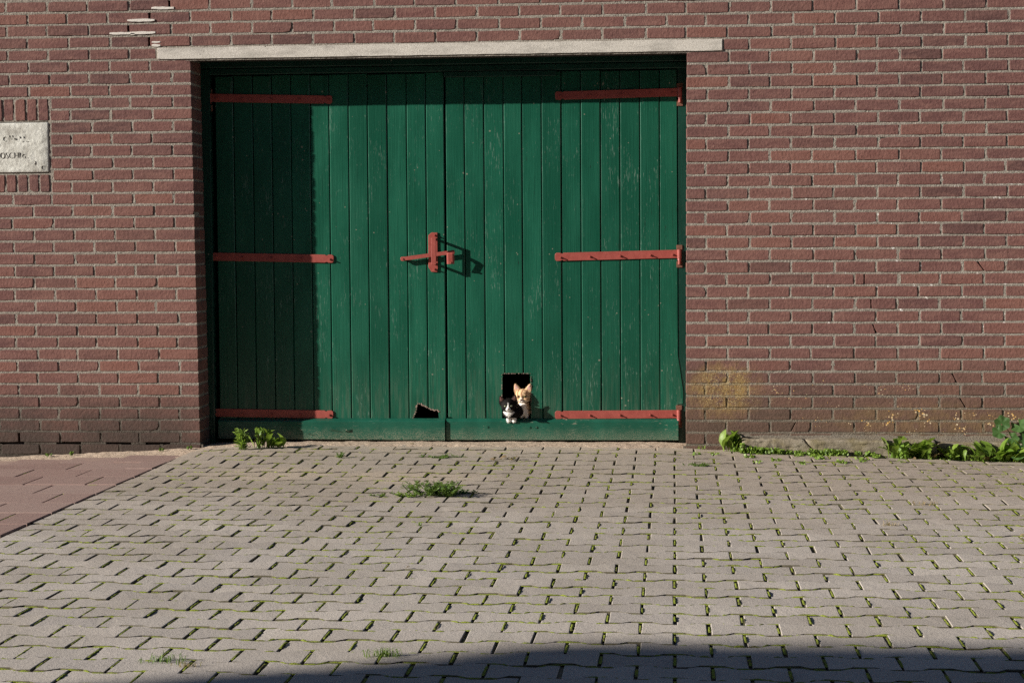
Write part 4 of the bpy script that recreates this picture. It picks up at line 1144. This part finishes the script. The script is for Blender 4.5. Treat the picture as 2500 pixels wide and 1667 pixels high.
# ------------------------------------------------------------------ plants
def leaf_mesh(kind, seed):
    q = random.Random(seed); v = []; f = []
    if kind == 'dandelion':      # long leaf with jagged lobes, length 1 along +x, arching
        prof = [(0, .03), (.15, .035), (.26, .075), (.31, .04), (.40, .11), (.45, .055), (.56, .145), (.61, .08), (.72, .17), (.78, .12), (.88, .13), (.96, .06), (1, .008)]
    elif kind == 'dock': prof = [(0, .025), (.18, .03), (.30, .13), (.45, .19), (.60, .20), (.75, .165), (.90, .09), (1, .008)]
    else: prof = [(0, .03), (.15, .07), (.35, .12), (.6, .12), (.85, .07), (1, .005)]
    arch = q.uniform(.12, .35)
    for t_, w in prof:
        z = math.sin(t_ * 2.2) * arch - .28 * t_ * t_ * arch; w *= q.uniform(.85, 1.15)
        v += [(t_, -w, z + w * .35 + q.uniform(-.012, .012)), (t_, 0, z), (t_, w, z + w * .35 + q.uniform(-.012, .012))]
    n = len(prof)
    for i in range(n - 1):
        a = i * 3; f += [(a, a + 3, a + 4, a + 1), (a + 1, a + 4, a + 5, a + 2)]
    return from_data('leaf', v, f, True)
LEAVES = {}
def get_leaf(kind, mat, k):
    key = (kind, mat.name, k)
    if key not in LEAVES: me = leaf_mesh(kind, k * 7 + 3); me.materials.append(mat); LEAVES[key] = me
    return LEAVES[key]
def mallow_mesh(seed):
    q = random.Random(seed); v = [(0, 0, 0)]; f = []; n = 25
    for ring, rad in ((1, .55), (2, 1.0)):
        for i in range(n):
            a = -2.75 + 5.5 * i / (n - 1); r = rad * (1 + (.10 * math.cos(i * 2 * math.pi / 5) if ring == 2 else 0)); v.append((r * math.cos(a), r * math.sin(a), .18 * rad * (1 + .5 * math.cos(i * 2 * math.pi / 5)) - .05))
    for i in range(n - 1): f.append((0, 1 + i, 2 + i)); f.append((1 + i, 1 + n + i, 2 + n + i, 2 + i))
    return from_data('leaf', v, f, True)
def rosette(label, px, py, n, length, kind, mat, el=(15, 60), name='weed', group=None, seed=0, y_off=0.0, spread=0.01, cat='weed', toward=None, wide=1.0):
    q = random.Random(seed); x, y = on_gz(px, py); y += y_off; z = gz(x, y) + .002
    r = empty(name, (x, y, z)); tag(r, label, cat, group)
    for i in range(n):
        az = 2 * math.pi * (i + q.uniform(-.35, .35)) / n; e = math.radians(q.uniform(*el)); L = length * q.uniform(.6, 1.1)
        m = Matrix.Translation((x + q.uniform(-1, 1) * spread * 2, y + q.uniform(-1, 1) * spread * .5, z - .004)) @ Matrix.Rotation(az, 4, 'Z') @ Matrix.Rotation(-e, 4, 'Y') @ Matrix.Rotation(q.uniform(-.5, .5), 4, 'X') @ Matrix.Diagonal((L, L * wide * q.uniform(.85, 1.15), L, 1))
        obj('leaf', get_leaf(kind, mat, q.randrange(5)), None, r, m)
    return r
def feathery(label, px, py, stems, h, lean, mat, seed, leaf=.012, dens=26, name='weed', cat='weed', flat=1.0, y_off=0.0, wide=.05):
    q = random.Random(seed); x, y = on_gz(px, py); y += y_off; z = gz(x, y); v = []; f = []; sv = bmesh.new()
    r = empty(name, (x, y, z)); tag(r, label, cat)
    for s in range(stems):
        az = q.uniform(0, 2 * math.pi); out = Vector((math.cos(az), math.sin(az) * .7, 0)) * q.uniform(.3, 1) * lean; hh = h * q.uniform(.45, 1.0)
        b = Vector((x + q.uniform(-1, 1) * wide, y + q.uniform(-1, 1) * wide * .45, z - .004)); pts = []
        for i in range(7):
            t_ = i / 6; pts.append(b + out * t_ ** .8 + Vector((0, 0, hh * (t_ - .25 * t_ * t_) * flat)))
        for a, c in zip(pts, pts[1:]): add_cyl(sv, a, c, .0013, .0011, 4, False)
        for k in range(dens):
            t_ = q.uniform(.1, 1.0) * 6; i = min(5, int(t_)); p = pts[i].lerp(pts[i + 1], t_ - i)
            d = Vector((q.uniform(-1, 1), q.uniform(-1, 1), q.uniform(-.1, .9))).normalized(); l = leaf * q.uniform(.6, 1.5); sd = d.orthogonal().normalized() * l * .13
            c = len(v); v += [tuple(p), tuple(p + d * l * .5 + sd), tuple(p + d * l), tuple(p + d * l * .5 - sd)]; f.append((c, c + 1, c + 2, c + 3))
    tag(obj('stems', from_bm('stems', sv), M_LEAF_DULL if mat is not M_STRAW else M_STRAW, r), kind='stuff')
    me = from_data('foliage', v, f); add_rnd(me, [q.random() for _ in f]); obj('foliage', me, mat, r)
    return r
def grass(label, px, py, n, h, mat, seed, w=.05, name='grass_tuft', cat='grass', droop=.6, y_off=0.0):
    q = random.Random(seed); x, y = on_gz(px, py); y += y_off; z = gz(x, y); v = []; f = []
    for i in range(n):
        b = Vector((x + q.gauss(0, w * .5), y + q.gauss(0, w * .28), z - .003)); az = q.uniform(0, 6.28); o = Vector((math.cos(az), math.sin(az), 0)); L = h * q.uniform(.4, 1.1); s = Vector((-o.y, o.x, 0)) * q.uniform(.0008, .0018)
        m1 = b + o * L * .35 * droop + Vector((0, 0, L * .6)); tp = b + o * L * droop * 1.2 + Vector((0, 0, L * q.uniform(.35, .8)))
        c = len(v); v += [tuple(b - s), tuple(b + s), tuple(m1 + s * .8), tuple(m1 - s * .8), tuple(tp)]; f += [(c, c + 1, c + 2, c + 3), (c + 3, c + 2, c + 4)]
    me = from_data(name, v, f); add_rnd(me, [q.random() for _ in f])
    o = obj(name, me, mat); return tag(o, label, cat)

# by the left door post
feathery('tall narrow-leaved weed growing in the shade at the left door foot', 592, 1098, 13, .155, .05, M_LEAF, 21, .025, 22, wide=.022)
rosette('dandelion-like weed with upright jagged leaves at the left door foot', 640, 1094, 16, .108, 'dandelion', M_LEAF, (35, 85), seed=3, spread=.028)
rosette('round-leaved light green weed, rightmost in the clump at the left door', 676, 1094, 16, .085, 'dock', M_LEAF, (25, 80), seed=4, spread=.018, wide=1.3)
rosette('withered brown leaf stalk standing between the green weeds at left door', 622, 1096, 2, .085, 'dandelion', M_BROWN, (75, 88), seed=9, spread=.002, name='withered_weed')
# in the paving in front of the doors
feathery('small bushy weed in the paving below the left lower hinge', 829, 1117, 9, .042, .022, M_LEAF_DULL, 31, .012, 16, wide=.012)
feathery('flat yellowish weed patch in the paving before the door meeting line', 1073, 1116, 20, .016, .075, M_LEAF_DULL, 32, .011, 16, wide=.07)
rosette('flat brown withered leaves on the paving below the kittens', 1233, 1122, 11, .045, 'dock', M_BROWN, (2, 22), seed=33, spread=.035, name='withered_weed')
feathery('large feathery green weed mound in the middle of the paving', 1060, 1210, 56, .105, .10, M_LEAF_DULL, 34, .013, 46, wide=.085, flat=.85)
feathery('low feathery green fringe spreading left from the large weed', 1000, 1212, 14, .028, .06, M_LEAF, 35, .011, 30, wide=.045)
feathery('low feathery grey green fringe spreading right from the large weed', 1118, 1206, 16, .026, .07, M_LEAF_DARK, 36, .011, 30, wide=.05)
feathery('flat dark weed in the paving before the right jamb', 1703, 1137, 16, .016, .05, M_LEAF_DULL, 37, .013, 18, wide=.035)
feathery('small green sprig in the paving left of the large weed', 930, 1210, 8, .014, .04, M_LEAF_DULL, 38, .010, 14, wide=.03)
# bottom edge
grass('low grass tuft in a joint near the lower left corner', 402, 1614, 60, .034, M_LEAF_DULL, 41, .055)
grass('thin dry tuft beside the lower left grass tuft', 452, 1626, 26, .030, M_STRAW, 42, .035)
grass('bright green grass tuft in a joint at bottom centre', 938, 1604, 70, .042, M_LEAF, 43, .045)
grass('tiny green tuft in a joint above the bottom centre tuft', 1025, 1282, 16, .026, M_LEAF, 44, .012)
grass('dry straw tuft on the right side of the paving, the upper one', 2258, 1231, 40, .030, M_STRAW, 45, .06, droop=1.0)
grass('dry straw tuft on the right side of the paving, the lower one', 2172, 1284, 34, .034, M_STRAW, 46, .035)
grass('straw lying on the paving in front of the footing stone', 1990, 1172, 26, .016, M_STRAW, 47, .08, droop=1.6)
# along the right wall
rosette('withered brown leaves under the dandelion plant at the footing stone', 2262, 1116, 14, .06, 'dock', M_BROWN, (0, 30), seed=57, spread=.05, name='withered_weed')
rosette('withered brown leaves under the large dock plant near right edge', 2402, 1116, 16, .06, 'dock', M_BROWN, (0, 35), seed=58, spread=.05, name='withered_weed')
rosette('broad-leaved weed between the right jamb and the footing stone', 1782, 1090, 14, .115, 'dock', M_LEAF, (25, 75), seed=51, y_off=-.02, spread=.02)
rosette('tiny pale sprout at the foot of the right jamb', 1712, 1090, 8, .026, 'dock', M_LEAF, (20, 70), seed=52)
rosette('jagged-leaved dandelion plant at the footing stone, left of the gap', 2212, 1110, 44, .125, 'dandelion', M_LEAF, (8, 72), seed=53, y_off=-.02, spread=.055, wide=1.35)
rosette('smaller jagged-leaved plant just left of the largest weeds', 2330, 1112, 30, .085, 'dandelion', M_LEAF, (10, 75), seed=54, y_off=-.02, spread=.035, wide=1.3)
rosette('large broad-leaved dock plant near the right edge', 2432, 1110, 44, .125, 'dock', M_LEAF, (10, 80), seed=55, y_off=-.02, spread=.075, wide=1.15)
rosette('broad-leaved weed at the right edge of the picture', 2492, 1114, 26, .10, 'dock', M_LEAF, (10, 65), seed=56, y_off=-.04, spread=.03)
x, y = on_gz(2480, 1100); z = gz(x, y)
mal = tag(empty('mallow_plant', (x, y, z)), 'dark green round-leaved mallow leaning on the wall at right edge', 'plant'); q = random.Random(8)
mm = [mallow_mesh(k) for k in range(3)]
for m_ in mm: m_.materials.append(M_LEAF_DARK)
st = bmesh.new()
for (px, py, s, yy) in ((2447, 1033, .040, -.05), (2490, 1040, .046, -.06), (2440, 1055, .038, -.07), (2470, 1071, .036, -.08), (2520, 1030, .04, -.05), (2498, 1090, .042, -.16), (2486, 1110, .036, -.19), (2516, 1070, .045, -.1)):
    X, Z = on_plane(px, py, yy); c = Vector((X, yy, Z))
    m = Matrix.Translation(c) @ Matrix.Rotation(q.uniform(-.5, .5), 4, 'Y') @ Matrix.Rotation(math.radians(q.uniform(35, 70)), 4, 'X') @ Matrix.Rotation(q.uniform(0, 6), 4, 'Z') @ Matrix.Diagonal((s, s, s, 1))
    obj('leaf', mm[q.randrange(3)], None, mal, m); add_cyl(st, (x, y + .01, z), c + Vector((0, .01, 0)), .0025, .0016, 5, False)
obj('stems', from_bm('stems', st), M_LEAF_DULL, mal)
# creeping ground cover along the footing stone
q = random.Random(61); v = []; f = []
def cover(px0, px1, py, n, h, dep):
    for _ in range(n):
        px = q.uniform(px0, px1); x, y = on_gz(px, py + q.uniform(-3, 2)); y = y + q.uniform(-dep, dep * .3); z = gz(x, y) + q.uniform(.0, h) * q.random() ** .4
        d = Vector((q.uniform(-1, 1), q.uniform(-1, .5), q.uniform(.2, 1))).normalized(); u = d.orthogonal().normalized(); w = d.cross(u); r = q.uniform(.004, .0085); b = len(v); c = Vector((x, y, z))
        v.extend(tuple(c + (u * math.cos(a * 1.0472) + w * math.sin(a * 1.0472)) * r + d * (.15 * r if a % 2 else 0)) for a in range(6)); f.append(tuple(range(b, b + 6)))
for a in ((1790, 1815, 1100, 220, .055, .03), (1815, 1912, 1104, 800, .034, .03), (1912, 1960, 1104, 160, .024, .02), (1966, 2000, 1105, 220, .032, .025), (2000, 2062, 1106, 420, .034, .025), (2082, 2096, 1108, 60, .028, .02), (2108, 2135, 1110, 130, .028, .02), (2130, 2150, 1118, 70, .02, .02),
          (2190, 2470, 1118, 420, .02, .03), (2420, 2500, 1122, 300, .03, .03)): cover(*a)
for px, py, n in ((1830, 1117, 26), (1950, 1113, 40), (1990, 1115, 50), (2000, 1120, 46), (1955, 1132, 24), (2098, 1122, 26), (2055, 1130, 34), (1895, 1125, 24), (2110, 1126, 18), (1850, 1130, 16), (1745, 1110, 14), (1702, 1110, 16), (2195, 1130, 14)):
    cover(px - 12, px + 12, py, n, .014, .02)
me = from_data('ground_cover', v, f); add_rnd(me, [q.random() for _ in f])
tag(obj('ground_cover', me, M_LEAF), 'low creeping round-leaved weeds along the foot of the footing stone', 'ground cover', kind='stuff')
# tiny sprouts at the left wall foot
for px, py, s, lab in ((127, 1112, 71, 'small pale sprout at the left wall foot, the left one'), (187, 1108, 72, 'small pale sprout at the left wall foot, the right one'), (404, 1097, 73, 'small sprout on the bottom brick course near the left jamb'), (478, 1090, 74, 'tiny sprout at the left jamb corner')):
    rosette(lab, px, py, 8, .026, 'dock', M_LEAF_DULL, (35, 80), seed=s, spread=.006, name='sprout', cat='sprout', wide=1.3)
# fallen leaves and crumbs
def fallen(label, px, py, L, mat, seed, rz):
    x, y = on_gz(px, py); o = obj('fallen_leaf', leaf_mesh('dock', seed), mat, None, Matrix.Translation((x, y, gz(x, y) + .004)) @ Matrix.Rotation(rz, 4, 'Z') @ Matrix.Diagonal((L, L * 1.3, L * .8, 1))); tag(o, label, 'leaf')
fallen('curled yellow fallen leaf on the paving at the right edge', 2484, 1312, .050, M_STRAW, 3, .2)
fallen('curled pale leaf on the sand below the rotten hole', 998, 1086, .032, M_STRAW, 4, .1)
fallen('dark dry leaf scrap on the middle of the paving', 990, 1389, .022, M_BROWN, 5, .6)

# ------------------------------------------------------------------ unseen house across the street: its outline is fitted to shade the near paving
hs = tag(empty('unseen_house', (-13.5, -13.5, 0)), 'unseen flat-roofed brick house across the street, shaped to shade the near paving', 'house')
RH = 7.0; tt = RH / to_sun.z
def caster(px, py, h=RH):
    x, y = on_ground(px, py, 0); t_ = h / to_sun.z; return x + to_sun.x * t_, y + to_sun.y * t_
ax, ay = caster(1470, 1575); bx_, by_ = caster(2500, 1566)
ry = (ay + by_) / 2
M_HB = mat_brick('house_brick'); M_TILE = mat_simple('roof_tile', (0.16, 0.07, 0.05), .8, 8)
def house_block(parent, x0, x1, y0, y1, h):
    obj('walls', box_mesh('walls', x0, x1, y0, y1, -.05, h), M_HB, parent)
    obj('roof', box_mesh('roof', x0 - .04, x1 + .04, y0 - .04, y1 + .04, h + .002, h + .16), M_TILE, parent)
# flat roofs: the left corner of the first block gives the shadow's sloping end
house_block(hs, ax + .04, -10.5, ry - 9, ry - .04, RH - .16)
hs2 = tag(empty('unseen_house', (0, ry - 5, 0)), 'tall flat-roofed brick house behind the camera, unseen, added to cut sky light', 'house')
house_block(hs2, -10.3, 16.0, ry - 9, ry - .3, 8.2)  # unseen block, added to hide sky from the doors and deepen their shade
